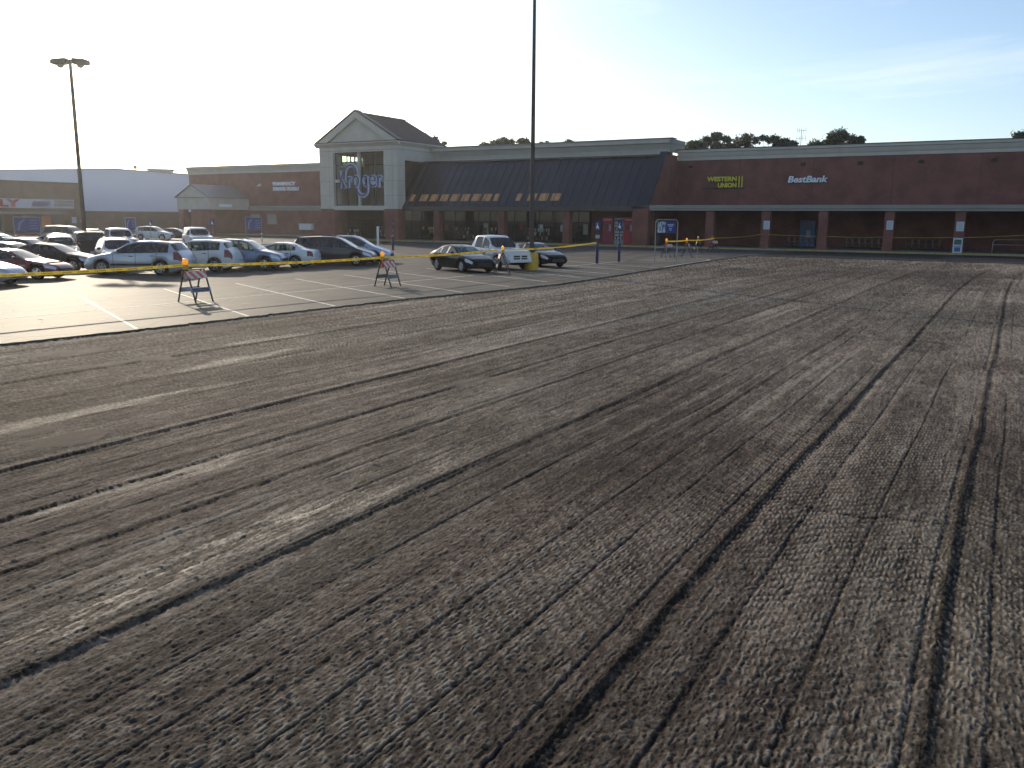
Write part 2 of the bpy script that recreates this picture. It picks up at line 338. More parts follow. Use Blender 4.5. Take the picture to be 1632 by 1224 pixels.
fl = fbm(LX*.9, GY*.14, 4, 77)
tone = .565+.20*(pz-.45)*side+.15*(fl-.5)*2+.10*(rowh-.5)+.34*(rub2-.5)+.40*(s1-.5)*(1-.5*reg)+.34*(s2-.5)+.78*reg*(tooth-.42)+.05*side+.20*(big-.5)+.55*(rub-.5)
tone -= .42*strength*lip+.24*strength*np.exp(-((near_b+jag-.06)/.045)**2)
tone -= .30*np.clip(cr, 0, 1)+.26*sc2
dust = np.clip((vnoise(LX/.16, GY/7, 131)-.60)/.25, 0, 1)*np.clip((fbm(LX*.3, GY*.07, 3, 133)-.40)/.2, 0, 1)
tone += .28*dust
tone = tone*(1-slur)+slur*(.66+.25*(rub2-.5))
blotch = np.clip((fbm(GX*.16, GY*.16, 4, 201)-.50)/.14, 0, 1)
tone -= .13*blotch
tone -= .02*np.clip((8-GY)/5, 0, 1)
wet = (.08+.85*np.clip((s1+rub-.85)*1.8, 0, 1))*np.exp(-((LX+5.75+.25*(fbm(GY*.6, GY*0, 3, 701)-.5))/.30)**2)*np.clip((fbm(LX*3, GY*.8, 4, 703)-.30)/.15, 0, 1)*np.clip((11-GY)/4, 0, 1)
wet = np.maximum(wet, .5*np.clip((fbm(LX*1.1, GY*.16, 4, 711)-.60)/.08, 0, 1)*np.clip((-LX-5)/3, 0, 1)*(.4+.6*s1))
hue = np.clip(.5+2.2*(fbm(LX*.5, GY*.12, 3, 301)-.5), 0, 1)
me = bpy.data.meshes.new('milled_pavement')
nv = NC*NR; co = np.stack([GX, GY, Z], -1).reshape(-1, 3).astype(np.float32)
i0 = (np.arange(NR-1)[:, None]*NC+np.arange(NC-1)[None, :]).ravel()
qs = np.stack([i0, i0+NC, i0+NC+1, i0+1], -1).astype(np.int32)
cx = (GX.reshape(-1)[i0]); cy = GY.reshape(-1)[i0]
keep = (cx > np.interp(cy, [e[1] for e in EDGE], [e[0] for e in EDGE])-1.2) & (cy < 74.5)
qs = qs[keep]
me.vertices.add(nv); me.vertices.foreach_set('co', co.ravel())
me.loops.add(len(qs)*4); me.loops.foreach_set('vertex_index', qs[:, ::-1].ravel().copy())
me.polygons.add(len(qs)); me.polygons.foreach_set('loop_start', np.arange(0, len(qs)*4, 4, dtype=np.int32))
me.update(calc_edges=True)
at = me.attributes.new('tone', 'FLOAT', 'POINT'); at.data.foreach_set('value', np.clip(tone, 0, 1).astype(np.float32).ravel())
at = me.attributes.new('hue', 'FLOAT', 'POINT'); at.data.foreach_set('value', hue.astype(np.float32).ravel())
at = me.attributes.new('wet', 'FLOAT', 'POINT'); at.data.foreach_set('value', wet.astype(np.float32).ravel())
me.polygons.foreach_set('use_smooth', np.ones(len(qs), dtype=bool))
mm = bpy.data.materials.new('milled_asphalt'); mm.use_nodes = True; nt = mm.node_tree; b = nt.nodes['Principled BSDF']; N = nt.nodes.new; L = nt.links.new
b.inputs['Roughness'].default_value = .85; b.inputs['Specular IOR Level'].default_value = .06
a1 = N('ShaderNodeAttribute'); a1.attribute_name = 'tone'; a2 = N('ShaderNodeAttribute'); a2.attribute_name = 'hue'
tc = N('ShaderNodeTexCoord'); n1 = N('ShaderNodeTexNoise'); n1.inputs['Scale'].default_value = 70; n1.inputs['Detail'].default_value = 6; n1.inputs['Roughness'].default_value = .8; L(tc.outputs['Object'], n1.inputs['Vector'])
ad = N('ShaderNodeMath'); ad.operation = 'MULTIPLY_ADD'; ad.inputs[1].default_value = .9; L(n1.outputs['Fac'], ad.inputs[0]); L(a1.outputs['Fac'], ad.inputs[2])
ad2 = N('ShaderNodeMath'); ad2.operation = 'SUBTRACT'; ad2.inputs[1].default_value = .45; L(ad.outputs[0], ad2.inputs[0])
rA = ramp(nt, [(.0, (.020, .017, .014)), (.35, (.074, .062, .048)), (.65, (.158, .134, .104)), (1, (.33, .288, .225))])
rB = ramp(nt, [(.0, (.020, .016, .013)), (.35, (.078, .059, .047)), (.65, (.160, .127, .100)), (1, (.32, .270, .215))])
L(ad2.outputs[0], rA.inputs['Fac']); L(ad2.outputs[0], rB.inputs['Fac'])
mx = N('ShaderNodeMix'); mx.data_type = 'RGBA'; L(a2.outputs['Fac'], mx.inputs[0]); L(rA.outputs[0], mx.inputs[6]); L(rB.outputs[0], mx.inputs[7]); L(mx.outputs[2], b.inputs['Base Color'])
bp = N('ShaderNodeBump'); bp.inputs['Strength'].default_value = 1.0; bp.inputs['Distance'].default_value = .016; L(n1.outputs['Fac'], bp.inputs['Height']); L(bp.outputs[0], b.inputs['Normal'])
aw = N('ShaderNodeAttribute'); aw.attribute_name = 'wet'
mr = N('ShaderNodeMapRange'); mr.inputs[3].default_value = .85; mr.inputs[4].default_value = .5; L(aw.outputs['Fac'], mr.inputs[0]); L(mr.outputs[0], b.inputs['Roughness'])
ms_ = N('ShaderNodeMapRange'); ms_.inputs[3].default_value = .06; ms_.inputs[4].default_value = .32; L(aw.outputs['Fac'], ms_.inputs[0]); L(ms_.outputs[0], b.inputs['Specular IOR Level'])
me.materials.append(mm)
mo = bpy.data.objects.new('milled_pavement', me); COL.objects.link(mo); structure(mo)
und = MB(); und.add([(-30,-40,-.12),(90,-40,-.12),(90,74,-.12),(-30,74,-.12)], [(0,1,2,3)]); structure(und.build('milled_base', asphalt('milled_beyond', (.05, .042, .035), (.11, .095, .078), .9, 2.0, False, .8), fixn=False))
# ---- painted markings
_zc = [0]
def stripe(mb, a, b, wd=.1, z=None):
    _zc[0] += 1; z = .004+.00008*_zc[0]
    a, b = Vector((*a, z)), Vector((*b, z)); d = (b-a).normalized(); n = Vector((-d.y, d.x, 0))*wd/2
    mb.add([a-n, b-n, b+n, a+n], [(0,1,2,3)])
LINE = mat('worn_white_line', (.58, .55, .48), .7, var=.35, scale=5)
mk = MB(); ang = R(116.5); dv = (math.sin(ang), math.cos(ang))
for p in (9.4,13.0,16.5,20.2,23.9,27.5,31.0,34.6,38.1,41.7,45.2,48.8,52.4):
    t0, t1 = (-29.3+24)/dv[0], (-18.6+24)/dv[0]
    while -24+dv[0]*t1 > edge_x(p+dv[1]*t1)-.06: t1 -= .1
    stripe(mk, (-24+dv[0]*t0, p+dv[1]*t0), (-24+dv[0]*t1, p+dv[1]*t1))
for p in (24.2,):
    pass
stripe(mk, (-24.6,10), (-24.1,20), z=.0045); stripe(mk, (-24.1,20), (-23.6,57), z=.0045)
ang2 = R(-116.5); d2 = (math.sin(ang2), math.cos(ang2))
for i in range(13):
    p = 19+3.56*i
    for c0 in (-41.0, -58.0, -75.0):
        stripe(mk, (c0-d2[0]*5.3, p-d2[1]*5.3), (c0, p)); stripe(mk, (c0, p+.0), (c0+d2[0]*5.3, p-d2[1]*5.3), z=.0045)
arc = [(-20.9,64.0),(-19.9,63.5),(-19.25,62.2),(-19.05,60.6),(-18.95,57.5),(-18.75,54),(-18.45,50.5)]
for a, b_ in zip(arc, arc[1:]): stripe(mk, a, b_, .12, .005)
for i in range(7): stripe(mk, (-23.3, 58.5+i*.9), (-19.4, 56.9+i*.9), .1, .0055)
rp = random.Random(5)
for i in range(26):
    cx_, cy_ = -29+rp.uniform(0, 8), 12.5+rp.uniform(0, 8); a_ = R(rp.uniform(60, 100)); l_ = rp.uniform(.08, .5)
    stripe(mk, (cx_, cy_), (cx_+l_*math.sin(a_), cy_+l_*math.cos(a_)), rp.uniform(.02, .06))
structure(mk.build('parking_lines', LINE, fixn=False))
# ------------------------------------------------------------------ store building
kb = MB(); kb.box(-81.2, 70, 86.0, 86.22, -.2, .15); kb.box(-124, -81.2, 97.0, 97.22, -.2, .15); kb.box(-81.42, -81.2, 86.0, 97.0, -.2, .15)
structure(kb.build('kerb', KERB, bevel=.02))
sw = MB(); sw.box(-81.2, 70, 86.22, 97, -.2, .145); sw.box(-124, -81.2, 97.22, 104, -.2, .145); structure(sw.build('sidewalk', CONC))
ST = thing('supermarket', 'long red brick supermarket with gabled entrance tower, dark sloping canopy roof and arcade', 'supermarket', (-40, 96, 0))
STl = Vector((-40, 96, 0))
def part(mb, name, mats, parent=None, **k):
    mb.v = [tuple(Vector(v)) for v in mb.v]
    o = mb.build(name, mats, None, **k)
    o.parent = parent or ST
    # geometry is written in world metres; keep it there
    o.matrix_parent_inverse = (Matrix.Translation(-STl) if (parent is None) else Matrix.Identity(4))
    return o
# right wing
m = MB(); m.box(-34.2, 62, 96.5, 140, .1, 9.45); part(m, 'brick_wall', RED_BRICK)
m = MB()
def cornice_profile(z0, z1, out):   # y offsets (towards viewer negative) against height
    h = z1-z0
    return [(0, z0), (-.06, z0), (-.06, z0+h*.30), (-.10, z0+h*.32), (-.16, z0+h*.45), (-out*.7, z0+h*.72), (-out, z0+h*.78), (-out, z1), (.5, z1), (.5, z0)]
m.prism([(96.5+a, z) for a, z in cornice_profile(9.45, 10.6, .35)], -34.15, 62, 'yz'); part(m, 'parapet', CREAM)
m = MB(); m.box(-34.17, 62, 96.1, 97.05, 10.6, 10.68); part(m, 'parapet_cap', DARK)
# arcade canopy
m = MB(); m.box(-34.0, 62, 88.0, 96.495, 3.9, 4.3); part(m, 'arcade_roof', DARK)
m = MB(); m.prism([(87.99, 3.82), (87.86, 3.82), (87.86, 4.02), (87.80, 4.05), (87.80, 4.38), (87.99, 4.38)], -34.05, 62, 'yz'); part(m, 'arcade_beam', CREAM_B)
for x in (-27.5, -21.8, -16.3, -10.4, -4.5, 1.3, 7.1, 12.9, 18.7, 24.5, 30.3):
    m = MB(); m.box(x-.42, x+.42, 88.05, 88.9, .145, 3.9); m.box(x-.46, x+.46, 88.01, 88.94, .145, .5); part(m, 'column', RED_BRICK, bevel=.012)
# fin wall and pier
m = MB(); m.prism([(87.95, 4.0), (88.02, 4.35), (92.7, 10.0), (96.49, 10.0), (96.49, .14), (92, .14), (92, 4.0)], -34.75, -34.2, 'yz'); part(m, 'fin_wall', RED_BRICK)
m = MB(); m.prism([(87.9, 4.15), (87.9, 4.4), (92.55, 10.03), (92.7, 10.25), (94.4, 10.25), (94.4, 10.003), (92.72, 10.003), (88.03, 4.36)], -34.85, -34.12, 'yz'); part(m, 'fin_cap', SLATE)
m = MB(); m.box(-36.0, -34.2, 87.97, 89.2, .145, 3.99); part(m, 'pier', RED_BRICK)
m = MB(); m.box(-34.2, -34.0, 89.25, 96.45, .145, 3.85); part(m, 'side_wall', RED_BRICK)
# centre block
m = MB(); m.box(-66.8, -34.76, 95, 140, 3.9, 9.8); part(m, 'upper_wall', CREAM)
m = MB(); m.prism([(94.9+a, z) for a, z in cornice_profile(9.75, 11.75, .75)], -66.75, -34.4, 'yz')
part(m, 'parapet', CREAM)
m = MB(); m.box(-66.75, -34.0, 94.0, 95.5, 11.75, 11.84); m.box(-34.4, -34.2, 94.15, 99, 11.3, 11.75); m.box(-34.4, -34.3, 94.5, 99, 10.3, 11.3); part(m, 'parapet_cap', CREAM_B)
# mansard with standing seams
m = MB(); y0, z0, y1, z1 = 88.0, 4.25, 92.6, 9.75
m.prism([(y0, z0), (y1, z1), (94.9, z1), (94.9, z0)], -66.79, -34.86, 'yz')
part(m, 'canopy_roof', SLATE)
m = MB()
nrm = Vector((0, -(z1-z0), (y1-y0))).normalized()
x = -66.3
while x < -35:
    a = Vector((x, y0, z0)); b_ = Vector((x, y1, z1)); m.bar(a+nrm*.025, b_+nrm*.025, .05, .07, up=nrm); x += 1.02
part(m, 'roof_seam', mat('seam_metal', (.06, .06, .07), .35, .4))
m = MB(); m.box(-66.79, -34.86, 92.35, 93.0, 9.752, 9.95); part(m, 'roof_flashing', SLATE)
m = MB(); m.box(-66.79, -36.0, 87.9, 88.35, 3.72, 4.248); part(m, 'canopy_fascia', SLATE, bevel=.01)
m = MB(); m.box(-66.79, -34.86, 88.36, 95, 3.9, 4.24); part(m, 'canopy_soffit', DARK)
SUN_GLOW = mat('sunlit_skylight_glow', (.16, .11, .06), .6, var=.5, scale=3.5, emit=(.60, .33, .12), estr=.12)  # sunlight showing in the panels is put in as emission
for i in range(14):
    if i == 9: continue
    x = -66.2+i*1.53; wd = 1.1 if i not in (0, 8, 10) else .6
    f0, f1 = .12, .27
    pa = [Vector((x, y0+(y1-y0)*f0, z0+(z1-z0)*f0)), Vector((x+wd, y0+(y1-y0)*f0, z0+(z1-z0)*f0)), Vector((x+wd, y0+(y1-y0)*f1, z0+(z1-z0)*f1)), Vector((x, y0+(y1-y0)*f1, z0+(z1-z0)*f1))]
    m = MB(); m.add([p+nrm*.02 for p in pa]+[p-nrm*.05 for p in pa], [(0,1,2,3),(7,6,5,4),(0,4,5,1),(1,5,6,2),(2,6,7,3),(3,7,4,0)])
    sk = part(m, 'skylight', SUN_GLOW)
for x in (-61.7, -52.5, -44.0):
    m = MB(); m.box(x-.42, x+.42, 88.05, 88.9, .145, 3.9); m.box(x-.46, x+.46, 88.01, 88.94, .145, .5); part(m, 'column', RED_BRICK, bevel=.012)
# storefront glazing under the canopy
def storefront(x0, x1, y, z0, z1, n, base=RED_BRICK):
    m = MB(); m.box(x0, x1, y, y+.02, z0, z1); gl = part(m, 'storefront_glass', STORE_GLASS)
    m = MB()
    for i in range(n+1):
        x = x0+(x1-x0)*i/n; m.box(x-.04, x+.04, y-.06, y-.002, z0, z1)
    m.box(x0, x1, y-.05, y-.003, 2.45, 2.53); m.box(x0, x1, y-.05, y-.003, z1-.08, z1)
    part(m, 'storefront_frame', DARK)
storefront(-66.7, -42.6, 92.0, .145, 3.88, 14)
m = MB(); m.box(-42.6, -36.0, 92.0, 92.3, .145, 3.88); part(m, 'brick_panel', RED_BRICK)
m = MB(); m.box(-79, -36, 99.5, 99.7, .14, 3.88); m.box(-79, -36, 92.4, 99.5, .0, .141); part(m, 'shop_interior', mat('shop_interior', (.30, .28, .25), .8, var=.5, scale=.8))
# left wing
m = MB(); m.box(-123.7, -79.4, 103, 140, .1, 9.85); part(m, 'brick_wall', RED_BRICK)
m = MB(); m.prism([(103+a, z) for a, z in cornice_profile(9.85, 11.0, .4)], -123.9, -79.42, 'yz'); part(m, 'parapet', CREAM)
m = MB(); m.box(-124.0, -79.42, 102.55, 103.6, 11.0, 11.08); part(m, 'parapet_cap', DARK)
m = MB(); m.prism([(102.99, 3.85), (102.8, 3.85), (102.8, 4.1), (102.7, 4.15), (102.7, 4.5), (102.99, 4.6)], -109.6, -79.42, 'yz'); part(m, 'cream_band', CREAM_B)
# drive-through porch
m = MB(); m.box(-116.9, -109.6, 94.7, 102.99, 3.95, 5.75); part(m, 'porch_frieze', CREAM)
m = MB(); m.prism([(-116.9, 5.82), (-113.25, 7.65), (-109.6, 5.82)], 94.7, 95.0, 'xz'); part(m, 'porch_gable', CREAM)
m = MB(); m.prism([(-117.2, 5.755), (-117.2, 5.85), (-113.25, 7.85), (-109.3, 5.85), (-109.3, 5.755), (-113.25, 7.70)], 94.45, 102.99, 'xz'); m.box(-117.15, -109.35, 94.5, 102.99, 5.751, 5.80); part(m, 'porch_roof', mat('porch_roof_grey', (.16, .16, .17), .5, .1))
for x in (-116.3, -110.2):
    m = MB(); m.box(x-.55, x+.55, 94.8, 95.9, 0, 3.94); part(m, 'porch_column', RED_BRICK, bevel=.012)
for cx_, zc in ((-108.2, 2.45), (-104.4, 2.45)):
    m = MB(); m.box(cx_-1.0, cx_+1.0, 102.8, 102.99, zc-.75, zc+.8); wf = part(m, 'service_window', CREAM_B)
    m = MB(); m.box(cx_-.8, cx_+.8, 102.76, 102.795, zc-.6, zc+.65); p_ = part(m, 'window_pane', STORE_GLASS); p_.parent = wf; p_.matrix_parent_inverse = Matrix.Translation(-STl)
    m = MB(); m.prism([(cx_-.75, zc-.55), (cx_-.75, zc+.35), (cx_-.35, zc+.6), (cx_+.3, zc+.6), (cx_+.75, zc+.3), (cx_+.75, zc-.55), (cx_+.45, zc-.55), (cx_+.45, zc+.2), (cx_, zc+.3), (cx_-.45, zc+.2), (cx_-.45, zc-.55)], 102.72, 102.75, 'xz'); p_ = part(m, 'window_screen', CREAM); p_.parent = wf; p_.matrix_parent_inverse = Matrix.Translation(-STl)
# ---- entrance tower
TX0, TX1, TY0, TY1 = -79.4, -66.8, 87.0, 97.0
m = MB(); m.box(TX0, TX0+2.3, TY0, TY0+1.6, 3.95, 11.0); m.box(TX1-2.1, TX1, TY0, TY0+1.6, 3.95, 11.0); m.box(TX0, TX1, TY0, TY0+1.6, 11.0, 12.0)
m.box(TX0, TX0+.35, TY0+1.6, TY1, 3.95, 9.75); m.box(TX0, TX0+.35, TY0+1.6, TY1, 10.95, 12.0); m.box(TX0, TX0+.35, TY0+1.6, TY0+2.6, 9.75, 10.95); m.box(TX0, TX0+.35, TY0+8.6, TY1, 9.75, 10.95); m.box(TX1-.35, TX1, TY0+1.6, TY1, 9.9, 12.0)
m.box(TX0+.35, TX1-.35, TY1-.3, TY1, 3.95, 12.0)
part(m, 'tower_wall', CREAM)
m = MB()   # control joints pressed into the stucco
JT = mat('stucco_joint', (.20, .19, .17), .9)
for z in (5.6, 7.4, 9.2): m.box(TX0, TX0+2.3, TY0-.004, TY0-.001, z, z+.03); m.box(TX1-2.1, TX1, TY0-.004, TY0-.001, z, z+.03); m.box(TX1+.001, TX1+.004, TY0, TY0+1.6, z, z+.03)
for x in (TX0+1.6, TX1-.75): m.box(x, x+.03, TY0-.007, TY0-.005, 3.95, 11.9)
m.box(TX0, TX1, TY0-.01, TY0-.008, 11.15, 11.19); m.box(TX1+.005, TX1+.008, TY0, TY1, 11.15, 11.19)
part(m, 'wall_joint', JT)
for xa, xb in ((TX0, TX0+2.3), (TX1-2.1, TX1-.03)):
    m = MB(); m.box(xa, xb, TY0+.03, TY0+1.57, .1, 3.949); part(m, 'tower_leg', RED_BRICK)
m = MB(); m.box(TX1-.33, TX1-.25, TY0+1.6, TY1, 3.95, 9.895)
part(m, 'side_glazing', mat('dark_glazing', (.014, .013, .012), .12))
m = MB(); m.box(TX0+.12, TX0+.15, TY0+2.6, TY0+8.6, 9.75, 10.95); part(m, 'clerestory', GREEN_GLASS)
for yy in (4.2, 6.0):
    m = MB(); m.box(TX0+.08, TX0+.2, TY0+yy-.08, TY0+yy+.08, 9.75, 10.95); part(m, 'clerestory_bar', DARK)
# eave cornice
m = MB()
prof = [(0, 11.62), (.12, 11.72), (.35, 11.95), (.5, 12.0), (.5, 12.12), (0, 12.12)]
m.prism([(TY0-a, z) for a, z in prof], TX0-.5, TX1+.5, 'yz'); m.prism([(TX1+a, z) for a, z in prof], TY0+.002, TY1+.3, 'xz'); m.prism([(TX0-a, z) for a, z in prof], TY0+.002, TY1+.3, 'xz')
part(m, 'tower_cornice', CREAM)
AX = (TX0+TX1)/2
m = MB(); m.prism([(TX0+.1, 12.122), (AX, 15.75), (TX1-.1, 12.122)], TY0+.25, TY0+.6, 'xz'); part(m, 'gable_panel', CREAM)
m = MB()
for s in (-1, 1):
    ex = TX0-.3 if s < 0 else TX1+.3
    m.prism([(ex, 12.125), (AX, 15.95), (AX, 15.1), (ex-s*1.55, 12.125)], TY0-.15, TY0+.248, 'xz')
part(m, 'gable_trim', CREAM)
m = MB(); m.box(TX0-.3, TX1+.3, TY0-.16, TY0+.24, 12.121, 12.28); part(m, 'gable_sill', SHINGLE)
m = MB(); m.prism([(TX0-.55, 12.125), (TX0-.55, 12.25), (AX, 16.12), (TX1+.55, 12.25), (TX1+.55, 12.125), (AX, 15.97)], TY0-.25, TY0+.75, 'xz'); part(m, 'gable_coping', SHINGLE)
m = MB(); m.prism([(TX0-.5, 12.123), (TX0-.5, 12.16), (AX, 15.8), (TX1+.5, 12.16), (TX1+.5, 12.123)], TY0+.76, TY1+.2, 'xz'); part(m, 'tower_roof', SHINGLE)
m = MB(); y = TY0+1.0
while y < TY1+.2:
    m.bar((TX1+.5, y, 12.17), (AX, y, 15.82), .05, .06); m.bar((TX0-.5, y, 12.17), (AX, y, 15.82), .05, .06); y += .42
m.bar((AX, TY0+.76, 15.85), (AX, TY1+.2, 15.85), .25, .08)
part(m, 'roof_seam', SHINGLE)
# tower windows
WX0, WX1, WM = -77.1, -68.9, -73.05
for (xa, xb, za, zb_) in ((WX0, WM-.18, 7.65, 11.0), (WM+.18, WX1, 7.65, 11.0), (WX0, WM-.18, 4.35, 7.25), (WM+.18, WX1, 4.35, 7.25)):
    m = MB(); xm = (xa+xb)/2; zm = za+(zb_-za)*.52
    m.box(xa, xa+.09, TY0+.45, TY0+.55, za, zb_); m.box(xb-.09, xb, TY0+.45, TY0+.55, za, zb_); m.box(xa+.09, xb-.09, TY0+.45, TY0+.55, zb_-.09, zb_); m.box(xa+.09, xb-.09, TY0+.45, TY0+.55, za, za+.09)
    m.box(xm-.05, xm+.05, TY0+.44, TY0+.54, za+.09, zb_-.09)
    if za > 6: m.box(xa+.09, xm-.05, TY0+.46, TY0+.54, zm-.04, zm+.04); m.box(xm+.05, xb-.09, TY0+.46, TY0+.54, zm-.04, zm+.04)
    wf = part(m, 'tower_window', DARK)
    m = MB(); m.box(xa+.01, xb-.01, TY0+.495, TY0+.505, za+.01, zb_-.01); p_ = part(m, 'window_pane', GREEN_GLASS); p_.parent = wf; p_.matrix_parent_inverse = Matrix.Translation(-STl)
m = MB(); m.box(WM-.18, WM+.18, TY0+.2, TY0+.7, 4.35, 11.0); m.box(TX0+2.3, WM-.18, TY0+.2, TY0+.7, 7.25, 7.65); m.box(WM+.18, TX1-2.1, TY0+.2, TY0+.7, 7.25, 7.65); m.box(TX0+2.3, TX1-2.1, TY0+.05, TY0+1.5, 3.8, 4.35); part(m, 'window_mullion', CREAM)
m = MB(); m.box(TX0+.4, TX1-.4, TY0+2, TY1-.35, 4.0, 4.15); part(m, 'tower_floor', DARK)
m = MB()
for y in (TY0+3, TY0+6.5):
    m.bar((TX0+.4, y, 7.2), (TX1-.4, y, 7.2), .15, .3)
for x in (-76, -72.6, -69.6): m.bar((x, TY0+3, 4.2), (x, TY0+3, 11), .15, .15)
part(m, 'tower_frame', mat('green_grey_steel', (.16, .20, .17), .6))
storefront(TX0+.2, TX1, 92.0, .145, 3.88, 8)
m = MB(); m.box(TX0, TX0+.2, TY0+1.6, 103, .1, 3.94); part(m, 'side_wall', RED_BRICK)
m = MB(); m.box(TX0+.2, TX1-.03, TY0+1.6, 99.5, 3.9, 3.949); part(m, 'entrance_soffit', DARK)
# wall things
for x, z in ((-98, 7.8), (-99, 5.4)):
    pass
# ---- lettering
DKBLUE = mat('sign_blue', (.008, .022, .12), .4); PALE = mat('sign_pale_blue', (.40, .47, .60), .5, var=.03)
SG = thing('store_sign', 'blue and white script store name with looping oval across the tower window', 'sign', (-72.5, 86.9, 6.6))
def local(o):
    l = Vector(o.location); return lambda a, b, d: (a-l.x, d-l.y, b-l.z)
def zw(X): return -76.0+(510+X/9.5625-533)*.1014
def zh(Y): return 6.66+(298-(223+Y/9.5625))*.0757
pl = local(SG)
for nm, off, d0, d1, M_ in (('letter_backing', .055, 86.78, 86.95, PALE), ('letter_face', -.012, 86.70, 86.775, DKBLUE)):
    m = MB(); gsh = 0 if off > 0 else 0
    e = .12 if off > 0 else .0
    for ch, X0, X1, Y0, Y1 in (('K', 236, 322, 468, 724), ('r', 362, 414, 552, 720), ('o', 438, 530, 538, 714), ('o', 570, 655, 538, 708), ('e', 686, 788, 538, 712), ('r', 816, 872, 545, 716)):
        fit_text(m, ch, zw(X0)-e+(.12 if e else 0), zw(X1)+e+(.12 if e else 0), zh(Y1)-e, zh(Y0)+e, d0, d1, pl, off)
    m.build(nm, M_, SG)
def ribbon(pts, wd, d0, d1, dx=0.):
    m = MB(); P = [Vector((zw(a)+dx, zh(b))) for a, b in pts]
    # smooth by subdividing
    for _ in range(3):
        Q = [P[0]]
        for a, b in zip(P, P[1:]): Q += [a*.75+b*.25, a*.25+b*.75]
        P = Q+[P[-1]]
    L_, R_ = [], []
    for i, p in enumerate(P):
        t = (P[min(i+1, len(P)-1)]-P[max(i-1, 0)]).normalized(); n = Vector((-t.y, t.x)); L_.append(p+n*wd/2); R_.append(p-n*wd/2)
    n = len(P); vs = [pl(a.x, a.y, d0) for a in L_]+[pl(a.x, a.y, d0) for a in R_]+[pl(a.x, a.y, d1) for a in L_]+[pl(a.x, a.y, d1) for a in R_]
    fs = []
    for i in range(n-1):
        fs += [(i, i+1, n+i+1, n+i), (2*n+i, 3*n+i, 3*n+i+1, 2*n+i+1), (i, 2*n+i, 2*n+i+1, i+1), (n+i, n+i+1, 3*n+i+1, 3*n+i)]
    m.add(vs, fs); return m
up_pts = [(298, 600), (306, 500), (330, 405), (408, 362), (478, 410), (494, 520)]
lo_pts = [(490, 735), (505, 810), (580, 862), (645, 815), (648, 720), (648, 545)]
for pts in (up_pts, lo_pts):
    ribbon(pts, .55, 86.80, 86.93, .10).build('loop_backing', PALE, SG)
    ribbon(pts, .19, 86.70, 86.79).build('loop_face', DKBLUE, SG)
def wall_sign(name, label, lines, mats, y, depth=.14, offset=.02, shear=0., backing=None, group=None):
    xs = [l[1] for l in lines]+[l[2] for l in lines]; zs = [l[3] for l in lines]
    o = thing(name, label, 'sign', ((min(xs)+max(xs))/2, y, min(zs)), 0, group); q = local(o)
    if backing:
        m = MB()
        for l in lines: fit_text(m, l[0], l[1]-.06+.05, l[2]+.06+.05, l[3]-.05, l[4]+.05, y-depth*.5, y-.003, q, offset+.03, shear)
        m.build('letter_side', backing, o)
    m = MB()
    for l in lines: fit_text(m, l[0], l[1], l[2], l[3], l[4], y-depth, y-depth*.5-.001 if backing else y-.003, q, offset, shear)
    m.build('lettering', mats, o)
    return o, q
YTXT = mat('sign_yellow', (.72, .60, .05), .5); WTXT = mat('sign_white', (.80, .82, .85), .5)
s_, q = wall_sign('money_transfer_sign', 'yellow raised two line lettering with two upright bars on the red brick wall', [('WESTERN', -30.6, -27.25, 7.10, 7.62), ('UNION', -29.35, -27.25, 6.42, 6.95)], YTXT, 96.5, .2, .045, 0, DARK)
m = MB(); m.box(*[v for v in (-27.05-s_.location.x, -26.93-s_.location.x)], -.2, -.12, 6.42-s_.location.z, 7.65-s_.location.z); m.box(-26.72-s_.location.x, -26.6-s_.location.x, -.2, -.12, 6.42-s_.location.z, 7.65-s_.location.z); m.build('sign_bar', YTXT, s_)
m = MB(); m.box(-31.1-s_.location.x, -26.4-s_.location.x, -.11, -.07, 6.3-s_.location.z, 6.42-s_.location.z); m.build('sign_rail', DARK, s_)
wall_sign('bank_sign', 'white slanted one word lettering on the red brick wall of the right wing', [('BestBank', -21.75, -17.65, 6.85, 7.55)], WTXT, 96.5, .2, .03, .18, DARK)
wall_sign('pharmacy_sign', 'white block letters PHARMACY DRIVE-THRU on the brick wing left of the tower', [('PHARMACY', -103.9, -99.0, 7.75, 8.35), ('DRIVE-THRU', -103.9, -98.4, 6.95, 7.55)], WTXT, 103.0, .2, .05)
PSG = thing('porch_sign', 'small pale sign plate on the cream side of the drive-through porch', 'sign', (-109.6, 98.0, 4.35))
m = MB(); m.box(.005, .09, -1.3, 1.3, 0, .45); m.build('plate', WTXT, PSG)
for x in (-33.2, -12.9, -7.2, -2.5):
    pass
# ------------------------------------------------------------------ cars
def prof(pts, x): return float(np.interp(x, [p[0] for p in pts][::-1] if pts[0][0] > pts[-1][0] else [p[0] for p in pts], [p[1] for p in pts][::-1] if pts[0][0] > pts[-1][0] else [p[1] for p in pts]))
